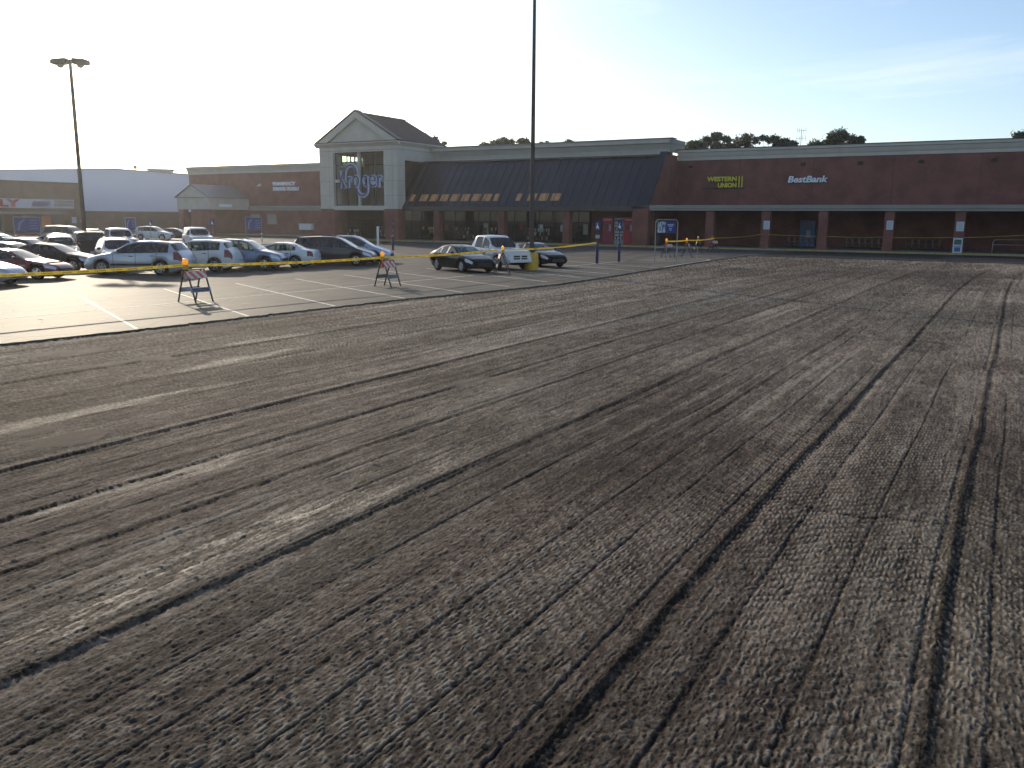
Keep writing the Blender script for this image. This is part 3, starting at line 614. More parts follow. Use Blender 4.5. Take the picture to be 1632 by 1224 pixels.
# every type: L, W, top line (x from the front of the car, z), belt line, wheel positions, radius, greenhouse breaks
CARS = {
 'sedan': dict(L=4.85, W=1.83, R=.335, wx=(.95, 3.75), top=[(0,.50),(.06,.62),(.25,.74),(.9,.90),(1.35,.97),(2.15,1.36),(2.55,1.44),(3.05,1.455),(3.55,1.39),(3.95,1.22),(4.25,1.07),(4.72,1.03),(4.82,.92),(4.85,.60)],
   belt=[(0,.48),(.25,.66),(1.0,.86),(1.5,.93),(3.9,.98),(4.4,.97),(4.78,.92),(4.85,.58)], cowl=1.35, rf=2.25, rr=3.40, bl=4.20, win=[(1.62,2.62),(2.70,3.40),(3.44,3.80)], doors=[(1.55,2.66),(2.66,3.55)], rw=.56, hl=(.10,.62), tl=(4.48,4.80)),
 'coupe': dict(L=4.7, W=1.80, R=.33, wx=(.92, 3.62), top=[(0,.48),(.06,.58),(.25,.69),(.9,.83),(1.45,.92),(2.25,1.29),(2.65,1.36),(3.05,1.365),(3.5,1.30),(3.95,1.12),(4.2,1.02),(4.58,.99),(4.67,.90),(4.7,.58)],
   belt=[(0,.46),(.25,.62),(1.0,.79),(1.6,.88),(3.9,.94),(4.4,.94),(4.62,.88),(4.7,.56)], cowl=1.45, rf=2.35, rr=3.30, bl=4.15, win=[(1.74,2.75),(2.83,3.50)], doors=[(1.6,2.85)], rw=.54, hl=(.10,.60), tl=(4.34,4.66)),
 'suv': dict(L=4.52, W=1.82, R=.35, wx=(.90, 3.52), top=[(0,.60),(.05,.74),(.22,.90),(.75,1.03),(1.15,1.09),(1.85,1.56),(2.25,1.66),(3.1,1.68),(3.85,1.62),(4.02,1.55),(4.32,1.12),(4.42,1.02),(4.50,.80),(4.52,.55)],
   belt=[(0,.56),(.22,.80),(.8,.97),(1.2,1.03),(3.8,1.12),(4.25,1.10),(4.45,.95),(4.52,.53)], cowl=1.12, rf=1.95, rr=3.95, bl=4.30, win=[(1.42,2.28),(2.36,3.12),(3.18,3.82)], doors=[(1.32,2.32),(2.32,3.25)], rw=.60, hl=(.08,.55), tl=(4.08,4.47)),
 'wagon': dict(L=5.05, W=2.0, R=.36, wx=(1.0, 3.95), top=[(0,.58),(.05,.70),(.22,.86),(.9,1.02),(1.45,1.11),(2.25,1.57),(2.7,1.67),(3.4,1.69),(4.25,1.64),(4.45,1.58),(4.82,1.13),(4.92,1.04),(5.03,.85),(5.05,.55)],
   belt=[(0,.55),(.22,.76),(.9,.94),(1.5,1.03),(4.3,1.10),(4.75,1.10),(4.97,.97),(5.05,.53)], cowl=1.42, rf=2.35, rr=4.40, bl=4.80, win=[(1.75,2.72),(2.77,3.72),(3.77,4.35)], doors=[(1.62,2.74),(2.74,3.80)], rw=.66, hl=(.08,.55), tl=(4.62,5.0)),
 'minivan': dict(L=5.1, W=1.98, R=.35, wx=(1.0, 4.0), top=[(0,.55),(.05,.68),(.22,.82),(.75,1.00),(1.10,1.11),(2.0,1.63),(2.4,1.73),(3.4,1.75),(4.5,1.70),(4.66,1.62),(4.92,1.15),(4.98,1.04),(5.07,.85),(5.1,.55)],
   belt=[(0,.52),(.22,.73),(.8,.93),(1.2,1.03),(4.4,1.12),(4.8,1.12),(5.02,.97),(5.1,.53)], cowl=1.08, rf=2.1, rr=4.60, bl=4.90, win=[(1.50,2.42),(2.50,3.42),(3.50,4.42)], doors=[(1.42,2.46),(2.46,3.5)], rw=.67, hl=(.08,.6), tl=(4.68,5.05)),
 'bigsuv': dict(L=5.1, W=2.0, R=.385, wx=(.98, 3.95), top=[(0,.70),(.05,.88),(.2,1.04),(.9,1.13),(1.45,1.18),(2.05,1.70),(2.4,1.84),(3.4,1.88),(4.55,1.84),(4.75,1.78),(4.98,1.22),(5.02,1.10),(5.08,.90),(5.1,.58)],
   belt=[(0,.66),(.2,.94),(.9,1.06),(1.5,1.12),(4.6,1.18),(4.92,1.18),(5.04,1.0),(5.1,.56)], cowl=1.42, rf=2.15, rr=4.68, bl=4.98, win=[(1.78,2.72),(2.82,3.68),(3.76,4.62)], doors=[(1.68,2.77),(2.77,3.75)], rw=.72, hl=(.06,.45), tl=(4.72,5.05)),
 'pickup': dict(L=5.8, W=2.02, R=.405, wx=(1.03, 4.55), top=[(0,.72),(.05,.98),(.18,1.10),(.9,1.20),(1.55,1.24),(2.15,1.76),(2.5,1.90),(3.2,1.93),(3.62,1.90),(3.70,1.84),(3.86,1.34),(3.88,1.24),(5.6,1.24),(5.74,1.20),(5.8,.70)],
   belt=[(0,.66),(.18,1.00),(.9,1.10),(1.6,1.15),(3.8,1.20),(5.6,1.21),(5.74,1.14),(5.8,.66)], cowl=1.52, rf=2.25, rr=3.66, bl=3.86, win=[(1.88,2.66),(2.76,3.50)], doors=[(1.75,2.71),(2.71,3.62)], rw=.70, hl=(.06,.42), tl=(5.5,5.77)),
}
WHEEL_CACHE = {}
def wheel(parent, x, side, rad, hw, style):
    key = (rad, style)
    if key not in WHEEL_CACHE:
        t = MB(); rr = rad*.66
        t.lathe([(rr, -.10), (rad*.90, -.115), (rad*.985, -.085), (rad, -.04), (rad, .04), (rad*.985, .085), (rad*.90, .115), (rr, .10)], (0, 0, 0), 'y', 26)
        k = MB(); k.slot(0)
        k.lathe([(rr, .10), (rr*.93, .112), (rr*.88, .095), (rr*.86, .02)], (0, 0, 0), 'y', 26); k.lathe([(.0, .115), (rr*.20, .115), (rr*.22, .07)], (0, 0, 0), 'y', 14)
        ns = style
        for i in range(ns):
            a = 2*math.pi*i/ns; c, s = math.cos(a), math.sin(a)
            wd = .055 if ns > 5 else .075
            def P(r, o, y): return (r*c-o*s, y, r*s+o*c)
            k.add([P(rr*.18, -wd*.5, .085), P(rr*.9, -wd*.75, .075), P(rr*.9, wd*.75, .075), P(rr*.18, wd*.5, .085), P(rr*.18, -wd*.5, .11), P(rr*.9, -wd*.6, .105), P(rr*.9, wd*.6, .105), P(rr*.18, wd*.5, .11)],
                  [(0,1,2,3),(7,6,5,4),(0,4,5,1),(1,5,6,2),(2,6,7,3),(3,7,4,0)])
        k.slot(1); k.lathe([(0, .03), (rr*.98, .03)], (0, 0, 0), 'y', 20); k.lathe([(0, -.09), (rr*.98, -.09)], (0, 0, 0), 'y', 20)
        a = t.build('tyre', BLACK, smooth=True); b_ = k.build('rim', [CHROME, PLASTIC])
        WHEEL_CACHE[key] = (a.data, b_.data); bpy.data.objects.remove(a); bpy.data.objects.remove(b_)
    e = bpy.data.objects.new('wheel', None); COL.objects.link(e); e.parent = parent; e.empty_display_size = .1
    e.location = (x, side*(hw-.115), rad); e.rotation_euler = (0, random.uniform(0, 6), 0) if side > 0 else (0, random.uniform(0, 6), math.pi)
    for nm, d in zip(('tyre', 'rim'), WHEEL_CACHE[key]):
        o = bpy.data.objects.new(nm, d); COL.objects.link(o); o.parent = e
def make_car(kind, label, cat, pos, heading, body_mat, tint=None, spokes=6, detail=2, rails=False, rear_plate=True, mould=False, name='parked_car', bumper=None):
    C_ = CARS[kind]; L, W = C_['L'], C_['W']; hwm = W/2
    root = thing(name, label, cat, (pos[0], pos[1], .0), R(90-heading), 'cars parked in the lot')
    top, belt, wx, rad = C_['top'], C_['belt'], C_['wx'], C_['R']
    cowl, rf, rr_, bl = C_['cowl'], C_['rf'], C_['rr'], C_['bl']; zroof = max(z for _, z in top)
    ar = rad+.055
    xs = set([0, .03, .06, .12, .25, .4, L, L-.03, L-.08, L-.16, L-.3, cowl, rf, rr_, bl])
    for x, _ in top: xs.add(x)
    for a, b_ in C_['win']: xs.update((a, b_))
    for a, b_ in C_['doors']: xs.update((a-.012, a+.012, b_-.012, b_+.012))
    for x in wx:
        for t in np.linspace(-1, 1, 13): xs.add(x+ar*math.sin(t*math.pi/2))
    for x in np.arange(0, L, .16): xs.add(float(x))
    xs = sorted(xs); X = [xs[0]]
    for x in xs[1:]:
        if x-X[-1] > .008: X.append(x)
    keyx = set(sum([list(a) for a in C_['win']], []))
    def sm(f, x, s=.06): return .25*prof(f, max(0, x-s))+.5*prof(f, x)+.25*prof(f, min(L, x+s))
    def zt_(x): return sm(top, x, .05)
    def zs_(x): return min(sm(belt, x, .08), zt_(x)-.012)
    def hw_(x):
        f = 1
        if x < 1.0: f = 1-.27*((1.0-x)/1.0)**2.6
        if x > L-.9: f = 1-.17*((x-L+.9)/.9)**2.4
        return hwm*f
    def zb_(x):
        z = .20
        if x < .5: z = .20+.10*((.5-x)/.5)**2
        if x > L-.6: z = .20+.16*((x-L+.6)/.6)**1.5
        if kind == 'pickup': z += .14
        if kind == 'bigsuv': z += .08
        for c in wx:
            if abs(x-c) < ar: z = max(z, rad+math.sqrt(max(0, ar*ar-(x-c)**2)))
        return z
    def ring(x):
        zt, zs, hw, zb = zt_(x), zs_(x), hw_(x), zb_(x)
        zs = max(zs, zb+.05); h = zs-zb
        g_ = max(0, min(1, (zt-zs-.04)/.22)); g_ = g_*g_*(3-2*g_)
        if x < cowl-.02 or (kind in ('sedan', 'coupe') and x > bl+.05) or (kind == 'pickup' and x > bl): g_ = 0
        t = max(0, min(1, (zt-zs)/(zroof-prof(belt, min(max(x, cowl), bl)))))
        wtop = (hwm*.93)*(1-t)+C_['rw']*t+.0; wtop = min(wtop, hw-.05)
        P = [(hw-.09, zb), (hw-.025, zb+.16*h), (hw, zb+.52*h), (hw-.012, zb+.82*h), (hw-.05, zs)]
        hood = [(hw-.10, zs+(zt-zs)*.45), (hw*.80, zs+(zt-zs)*.74), (hw*.60, zs+(zt-zs)*.9), (hw*.30, zt-.004), (0, zt)]
        gh = [(hw-.075, zs+.018), (wtop+.035, zt-.10*min(1, t*1.5)-.005), (wtop-.05, zt-.028), (wtop*.5, zt-.008), (0, zt)]
        return P+[(a[0]*(1-g_)+b_[0]*g_, a[1]*(1-g_)+b_[1]*g_) for a, b_ in zip(hood, gh)]
    RG = [ring(x) for x in X]; nk = 10
    def pt(i, k, s): return (L/2-X[i], s*RG[i][k][0], RG[i][k][1])
    parts = {}
    gl = tint or CAR_GLASS
    def tgt(nm): return parts.setdefault(nm, MB())
    for i in range(len(X)-1):
        xm = (X[i]+X[i+1])/2
        for s in (1, -1):
            for k in range(nk-1):
                q = [pt(i, k, s), pt(i+1, k, s), pt(i+1, k+1, s), pt(i, k+1, s)]
                if s < 0: q = q[::-1]
                nm = 'body'; mi = 0
                if k == 5:
                    for j, (a, b_) in enumerate(C_['win']):
                        if a < xm < b_: nm = 'side_window.%d.%d' % (j, s)
                    if nm == 'body' and C_['win'][0][0] < xm < C_['win'][-1][1]: mi = 1
                elif k >= 7 and cowl+.03 < xm < rf-.04: nm = 'windshield'
                elif k >= 7 and rr_+.04 < xm < bl-.05: nm = 'rear_window'
                elif k == 6 and kind in ('suv', 'wagon', 'minivan', 'bigsuv') and rr_+.05 < xm < bl-.05: nm = 'rear_window'
                elif k <= 3 and detail >= 1:
                    for j, (a, b_) in enumerate(C_['doors']):
                        if abs(xm-a) < .013 or abs(xm-b_) < .013: mi = 1; nm = 'body'; break
                        if a < xm < b_: nm = 'door.%d.%d' % (j, s)
                if k <= 0 and nm == 'body': mi = max(mi, 1 if bumper else 0)
                tgt(nm).slot(mi).add(q, [(0,1,2,3)])
    for i, s0 in ((0, 1), (len(X)-1, -1)):       # close the nose and the tail
        for k in range(nk-2):
            q = [pt(i, k, 1), pt(i, k+1, 1), pt(i, k+1, -1), pt(i, k, -1)]
            tgt('body').slot(0).add(q if s0 > 0 else q[::-1], [(0,1,2,3)])
    for nm, mb in parts.items():
        base = nm.split('.')[0]
        # weld
        idx_ = {}; nv_ = []; rem = []
        for v in mb.v:
            kx = tuple(round(c, 4) for c in v)
            if kx not in idx_: idx_[kx] = len(nv_); nv_.append(v)
            rem.append(idx_[kx])
        fs, mi = [], []
        for f_, m_ in zip(mb.f, mb.mi):
            g2 = []
            for ii in f_:
                if rem[ii] not in g2: g2.append(rem[ii])
            if len(g2) >= 3: fs.append(tuple(g2)); mi.append(m_)
        mb.v, mb.f, mb.mi = nv_, fs, mi
        mats = [body_mat, PLASTIC] if base in ('body', 'door') else [gl]
        o = mb.build(base, mats, root, smooth=True, fixn=False)
        if base == 'door' and detail >= 2:
            j, s = int(nm.split('.')[1]), int(nm.split('.')[2]); a, b_ = C_['doors'][j]; xh = b_-.20; zz = prof(belt, xh)-.13
            h = MB(); yy = s*(hw_(xh)); h.box(L/2-xh-.10, L/2-xh+.10, min(yy-.0*s, yy+.035*s), max(yy, yy+.035*s), zz-.018, zz+.018); h.build('handle', PLASTIC, o, bevel=.006)
    def patch(nm, x0, x1, r0, r1, s, m_, off=.008, nx=5, nr=4):
        mb = MB(); vs = []
        for a in range(nx+1):
            x = x0+(x1-x0)*a/nx; rg = ring(x)
            for b_ in range(nr+1):
                r = r0+(r1-r0)*b_/nr; k = min(int(r), nk-2); f_ = r-k
                y = rg[k][0]*(1-f_)+rg[k+1][0]*f_; z = rg[k][1]*(1-f_)+rg[k+1][1]*f_
                vs.append((L/2-x+(off if x < L/2 else -off), s*(y+off), z+off*.3))
        fs = [(a*(nr+1)+b_, (a+1)*(nr+1)+b_, (a+1)*(nr+1)+b_+1, a*(nr+1)+b_+1) for a in range(nx) for b_ in range(nr)]
        if s < 0: fs = [f_[::-1] for f_ in fs]
        mb.add(vs, fs); return mb.build(nm, m_, root, smooth=True, fixn=False)
    for s in (1, -1):
        patch('headlight', C_['hl'][0], C_['hl'][1], 2.7, 4.6, s, LAMP)
        patch('tail_light', C_['tl'][0], C_['tl'][1], 2.3, 4.3 if kind not in ('suv', 'wagon', 'minivan') else 5.2, s, TAIL)
        if mould: patch('door_moulding', 1.5, L-1.55, 1.45, 1.75, s, PLASTIC, .016, 6, 1)
    hwf = hw_(.0)
    if detail >= 1:
        m = MB(); zc = prof(top, .03)
        m.box(L/2-.02, L/2+.012, -hwf*.62, hwf*.62, zc*(.64 if kind == 'pickup' else .72), zc*.95); m.build('grille', PLASTIC, root, bevel=.01)
        if kind == 'pickup':
            m = MB(); m.box(L/2+.0125, L/2+.03, -hwf*.62, hwf*.62, zc*.80, zc*.84); m.box(L/2+.0125, L/2+.028, -.05, .05, zc*.64, zc*.799); m.box(L/2+.0125, L/2+.028, -.05, .05, zc*.841, zc*.95); m.build('grille_bar', body_mat, root)
            m = MB(); m.box(L/2-.05, L/2+.06, -hwf*.98, hwf*.98, .44, .62); m.build('bumper', body_mat, root, bevel=.03)
        m = MB(); m.box(L/2-.02, L/2+.014, -hwf*.72, hwf*.72, zb_(.05)+.05, zb_(.05)+.15); m.build('air_intake', PLASTIC, root, bevel=.01)
        m = MB(); zz = .78 if kind in ('sedan', 'coupe') else .72
        m.box(-L/2-.012, -L/2+.02, -.16, .16, zz-.25, zz-.1); m.build('licence_plate', PAPER, root)
        for s in (1, -1):
            xm = cowl+.42; y = s*(hwm-.02); z = prof(belt, xm)+.03
            m = MB(); m.lathe([(.001, -.10), (.05, -.09), (.075, -.02), (.075, .05), (.045, .10), (.001, .105)], (0, 0, 0), 'y', 10)
            m.v = [(L/2-xm+a*.8, y+s*.09+b_, z+.06+c) for a, b_, c in m.v]; m.bar((L/2-xm, y-s*.08, z), (L/2-xm, y+s*.05, z+.03), .05, .04)
            m.build('mirror', body_mat if detail > 1 else PLASTIC, root, smooth=True)
        if rails:
            for s in (1, -1):
                m = MB(); pts_ = [(x, C_['rw']-.08, zt_(x)+.035) for x in np.linspace(rf+.15, rr_-.1, 6)]
                for a, b_ in zip(pts_, pts_[1:]): m.bar((L/2-a[0], s*a[1], a[2]), (L/2-b_[0], s*b_[1], b_[2]), .04, .04)
                m.build('roof_rail', PLASTIC, root)
    # underbody and cabin
    m = MB(); m.box(-L/2+.25, L/2-.25, -hwm+.30, hwm-.30, .24 if kind != 'pickup' else .36, .62)
    for c in wx: m.box(L/2-c-ar-.02, L/2-c+ar+.02, -hwm+.31, hwm-.31, .3, rad+ar+.06)
    m.build('underbody', BLACK, root)
    m = MB(); m.box(L/2-bl+.05, L/2-cowl-.1, -hwm+.12, hwm-.12, .70, prof(belt, cowl+.3)-.12)
    for sx_ in (cowl+1.25, cowl+2.15):
        if sx_ > bl-.5: continue
        for y in (-.38, .38):
            zb0 = prof(belt, sx_)-.15
            m.prism([(L/2-sx_, zb0), (L/2-sx_-.22, zb0), (L/2-sx_-.30, zb0+.30), (L/2-sx_-.16, zb0+.30)], y-.25, y+.25, 'xz'); m.box(L/2-sx_-.29, L/2-sx_-.19, y-.12, y+.12, zb0+.31, zb0+.48)
    m.build('cabin', INTER, root)
    for c in wx:
        for s in (1, -1): wheel(root, L/2-c, s, rad, hw_(c)+.005, spokes)
    return root
P_WHITE = paint('white', (.62, .64, .66)); P_SILVER = paint('silver', (.42, .45, .50), .55, .32); P_RED = paint('dark_red', (.13, .012, .014), .2)
P_BLACK = paint('black', (.006, .007, .009)); P_BLUEGREY = paint('blue_grey', (.16, .20, .30), .5, .3); P_CHAR = paint('charcoal', (.045, .045, .05), .5, .3)
P_DKGREEN = paint('dark_green_black', (.007, .012, .012)); P_TAN = paint('tan', (.34, .27, .20), .5, .32); P_GREY = paint('grey', (.16, .16, .17), .5, .3); P_LBLUE = paint('light_blue_silver', (.36, .42, .52), .5, .3)
CARLIST = [
 ('sedan', 'pale silver car cut off by the left picture edge, only its front showing', 'car', (-37.55,19.5), 63, P_LBLUE, None, 6, 2, {}),
 ('coupe', 'dark red coupe facing right beside the pale silver car at the left edge', 'car', (-39.5,22.95), 63, P_RED, None, 5, 2, {}),
 ('sedan', 'black sedan just behind the dark red coupe, its nose hidden by the silver wagon', 'car', (-43.2,27.1), 63, P_BLACK, TINT_GLASS, 6, 2, {}),
 ('wagon', 'silver wagon with dark door moulding and roof rails, behind the nearest striped barricade', 'car', (-37.65,28.1), -117, P_SILVER, TINT_GLASS, 7, 2, dict(rails=True, mould=True)),
 ('suv', 'white crossover facing left with red upright tail lamp, right of the silver wagon', 'car', (-37.65,31.55), -117, P_WHITE, None, 6, 2, {}),
 ('suv', 'blue grey sport utility facing right, between white crossover and white sedan', 'car', (-36.7,34.0), 63, P_BLUEGREY, None, 5, 2, dict(rails=True)),
 ('sedan', 'white sedan facing left whose tail touches the view of the charcoal minivan', 'car', (-36.95,36.6), -117, P_WHITE, None, 6, 2, {}),
 ('minivan', 'charcoal minivan with dark glass facing right, behind the white sedan', 'minivan', (-36.0,40.5), 63, P_CHAR, TINT_GLASS, 6, 2, dict(rails=True)),
 ('minivan', 'pale blue minivan whose sloping nose sticks out beyond the charcoal minivan', 'minivan', (-37.0,43.4), 63, P_LBLUE, TINT_GLASS, 6, 2, {}),
 ('sedan', 'black sedan parked left of the white pickup with sun glinting off its tail', 'car', (-26.4,40.1), 117, P_DKGREEN, None, 5, 2, {}),
 ('pickup', 'white crew cab pickup truck parked between two black cars', 'pickup truck', (-26.5,43.6), 117, P_WHITE, TINT_GLASS, 5, 2, {}),
 ('sedan', 'black car parked right behind the yellow pole base', 'car', (-25.7,47.3), 117, P_BLACK, None, 5, 2, {}),
 ('bigsuv', 'white sport utility with its windshield turned to us, in front of the porch', 'car', (-66.2,55.7), 117, P_WHITE, TINT_GLASS, 6, 1, dict(rails=True)),
 ('suv', 'white crossover facing right by the handicap sign in front of the far brick wall', 'car', (-89.9,69.2), 63, P_WHITE, None, 6, 1, {}),
 ('sedan', 'dark sedan at the far end of the lot right of the white crossover', 'car', (-89.3,71.9), 63, P_CHAR, None, 6, 1, {}),
 ('bigsuv', 'grey sport utility facing right in front of the brown shop window', 'car', (-82.0,53.2), 63, P_GREY, TINT_GLASS, 6, 1, dict(rails=True)),
 ('sedan', 'pale gold sedan just in front of the grey sport utility by the brown shop', 'car', (-66.5,42.6), 63, P_TAN, None, 6, 1, {}),
 ('suv', 'dark red crossover with a glinting hood behind the black sedan', 'car', (-50.6,32.2), 117, P_RED, None, 6, 1, {}),
 ('bigsuv', 'black sport utility seen from behind with a wide dark rear window', 'car', (-53.0,35.6), -63, P_BLACK, TINT_GLASS, 6, 1, {}),
 ('bigsuv', 'white truck with its dark windshield facing us, behind the silver wagon', 'car', (-64.4,46.2), 117, P_WHITE, TINT_GLASS, 6, 1, {}),
 ('suv', 'white crossover with a bright roof, left of the white truck facing us', 'car', (-73.0,49.6), 117, P_WHITE, TINT_GLASS, 6, 1, dict(rails=True)),
 ('suv', 'silver crossover with black side windows right behind the silver wagon', 'car', (-42.7,30.4), 117, P_SILVER, TINT_GLASS, 6, 1, dict(rails=True)),
 ('sedan', 'silver sedan with dark windows behind the tan sedan at the left', 'car', (-54.6,32.6), 63, P_SILVER, TINT_GLASS, 6, 1, {}),
 ('sedan', 'tan sedan directly behind the roof of the dark red coupe', 'car', (-46.4,26.9), 63, P_TAN, None, 6, 1, {}),
 ('sedan', 'white sedan cut off by the left picture edge behind the dark red coupe', 'car', (-49.6,25.8), 63, P_WHITE, None, 6, 1, {}),
 ('sedan', 'white sedan parked beyond the black sport utility near the left light pole', 'car', (-84.5,57.8), 63, P_WHITE, None, 6, 1, {}),
 ('sedan', 'grey sedan in the far row between pale gold sedan and left picture edge', 'car', (-67.5,38.2), 63, P_GREY, None, 6, 1, {}),
 ('suv', 'silver crossover with windshield towards us, behind the black sedan roof', 'car', (-57.6,38.6), 117, P_SILVER, TINT_GLASS, 6, 1, {}),
 ('suv', 'dark crossover at the left picture edge left of the blue cart sign', 'car', (-73.9,41.0), 63, P_BLACK, TINT_GLASS, 6, 1, {}),
]
for kd, lb, ct, ps_, hd, pm, tn, spk, dt, kw in CARLIST:
    make_car(kd, lb, ct, ps_, hd, pm, tn, spk, dt, name='pickup_truck' if kd == 'pickup' else ('minivan' if kd == 'minivan' else 'parked_car'), **kw)
# ------------------------------------------------------------------ neighbouring buildings
SH = thing('brown_shop', 'low brown brick shop with white sign band and dark windows at the left edge', 'shop', (-135, 70, 0))
def sub(mb, name, mats, root, parent=None, **k):
    l = root.location; mb.v = [(v[0]-l.x, v[1]-l.y, v[2]-l.z) for v in mb.v]
    o = mb.build(name, mats, parent or root, **k); return o
m = MB(); m.box(-160, -135, 30, 90, -.1, 8.0); sub(m, 'brick_wall', BROWN_BRICK, SH)
m = MB(); m.box(-135.4, -134.8, 30, 90.1, 8.001, 8.12); sub(m, 'parapet_cap', DARK, SH)
m = MB(); m.box(-134.99, -134.5, 30, 88.6, 3.95, 5.35); sub(m, 'sign_band', mat('sign_band_white', (.55, .55, .60), .6, var=.05), SH)
m = MB(); m.box(-134.99, -133.3, 30, 86.5, 3.0, 3.4); sub(m, 'awning', mat('awning_grey', (.20, .19, .19), .7), SH)
for i in range(11):
    y = 46+i*3.45; m = MB(); m.box(-134.99, -134.9, y, y+3.0, .15, 2.95); wf = sub(m, 'shop_window', DARK, SH)
    m = MB(); m.box(-134.895, -134.88, y+.1, y+1.45, .25, 2.85); sub(m, 'window_pane', STORE_GLASS, SH, wf)
    m = MB(); m.box(-134.895, -134.88, y+1.55, y+2.9, .25, 2.85); sub(m, 'window_pane', STORE_GLASS, SH, wf)
m = MB(); m.box(-134.88, -134.84, 83.0, 84.6, .9, 2.85); sub(m, 'window_poster', mat('orange_poster', (.62, .20, .07), .7), SH)
o = thing('shop_lettering', 'red block letters LY at the picture edge on the white sign band', 'sign', (-134.5, 70, 4.1))
m = MB(); fit_text(m, 'LY', 6.4, 9.6, 0, 1.15, .002, .10, lambda a, b_, d: (d, a, b_), .05); m.build('lettering', mat('sign_red', (.35, .03, .04), .5), o)
o = thing('band_emblem', 'dark blue slanted emblem in the middle of the white sign band', 'sign', (-134.49, 81.6, 4.25))
m = MB(); m.prism([(-.2, 0), (2.6, 0), (2.9, .75), (.15, .75)], 0, .08, 'yz'); m.build('emblem', mat('sign_indigo', (.06, .06, .15), .5), o)
o = thing('directory_sign', 'small brown two line strip sign at the end of the white band', 'sign', (-134.49, 85.2, 4.3))
m = MB(); m.box(0, .08, 0, 3.2, .0, .35); m.box(0, .08, .1, 3.2, .55, .9); m.build('sign_strip', mat('sign_brown', (.20, .17, .16), .6), o)
# big white metal building, turned to face along its own axis
BW = thing('white_warehouse', 'big pale blue white metal building with low gable above a dark brick base', 'warehouse', (-151, 108.5, 0), R(54))
wm = bpy.data.materials.new('ribbed_white_metal'); wm.use_nodes = True; nt = wm.node_tree; b = nt.nodes['Principled BSDF']; b.inputs['Roughness'].default_value = .5
tc = nt.nodes.new('ShaderNodeTexCoord'); wv = nt.nodes.new('ShaderNodeTexWave'); wv.inputs['Scale'].default_value = 1.6; nt.links.new(tc.outputs['Object'], wv.inputs['Vector'])
r = ramp(nt, [(0, (.66, .69, .78)), (1, (.72, .75, .84))]); nt.links.new(wv.outputs['Fac'], r.inputs['Fac']); nt.links.new(r.outputs['Color'], b.inputs['Base Color'])
bp = nt.nodes.new('ShaderNodeBump'); bp.inputs['Strength'].default_value = .3; bp.inputs['Distance'].default_value = .05; nt.links.new(wv.outputs['Fac'], bp.inputs['Height']); nt.links.new(bp.outputs['Normal'], b.inputs['Normal'])
m = MB(); m.prism([(-20.5, 3.7), (0, 3.7), (26, 3.7), (26, 10.3), (0, 11.6), (-20.5, 10.85)], 0, 40, 'xz'); m.build('metal_wall', wm, BW)
m = MB(); m.box(-40, 26, .15, 40, -.1, 3.699); m.build('brick_base', BROWN_BRICK, BW)
m = MB(); m.prism([(-20.7, 10.88), (0, 11.63), (26.2, 10.33), (26.2, 10.45), (0, 11.78), (-20.7, 11.0)], -.2, 40.2, 'xz'); m.build('metal_roof', mat('beige_roof_edge', (.36, .33, .27), .6), BW)
m = MB(); m.box(-45, -20.6, 6, 40, 3.7, 10.6); m.build('side_annex', mat('pale_green_wall', (.52, .55, .42), .7), BW)
def roofbox(name, label, cat, pk_, builder):
    o = thing(name, label, cat, pk_); builder(o); return o
def rt(x, y):  # world point on the warehouse roof from its own axes
    v = Matrix.Rotation(R(54), 3, 'Z') @ Vector((x, y, 0)); return (-151+v.x, 108.5+v.y)
a_, b_ = rt(8.3, 4.0); o = thing('roof_vent', 'long low beige vent on the roof of the white metal building', 'roof vent', (a_, b_, 11.75), R(54))
m = MB(); m.box(-2.6, 2.6, -.8, .8, 0, .35); m.box(-2.3, 2.3, -.6, .6, -1.2, 0); m.build('vent_hood', STEEL, o, bevel=.03)
a_, b_ = rt(3.6, 2.0); o = thing('satellite_dish', 'small grey dish on a short mast on the white metal roof', 'satellite dish', (a_, b_, 11.4), R(54))
m = MB(); m.cyl((0, 0, -.1), (0, 0, .7), .04); m.build('mast', STEEL, o); m = MB(); m.lathe([(0, 0), (.2, -.03), (.38, -.12)], (0, 0, .8), 'y', 14); m.lathe([(.38, -.13), (.2, -.05), (0, -.02)], (0, 0, .8), 'y', 14); m.build('dish', STEEL, o)
a_, b_ = rt(-9.2, 2); o = thing('radio_mast', 'thin whip antenna rising from the white metal roof', 'antenna', (a_, b_, 11.1))
m = MB(); m.cyl((0, 0, 0), (0, 0, 2.6), .06, .03, 8); m.build('mast', STEEL, o)
# rooftop tv antenna behind the right wing
o = thing('tv_antenna', 'tall television antenna with cross rods above the right wing roof', 'antenna', (-29.6, 138, 10.5))
m = MB(); m.cyl((0, 0, 0), (0, 0, 5.9), .05, .04, 8); m.build('mast', STEEL, o)
m = MB()
for z, n in ((5.7, 5), (4.6, 4)):
    m.bar((-.7, 0, z), (.7, 0, z), .05, .05)
    for i in range(n): m.bar((-.65+1.3*i/(n-1), 0, z-.45), (-.65+1.3*i/(n-1), 0, z+.45), .035, .035)
m.build('rods', STEEL, o)
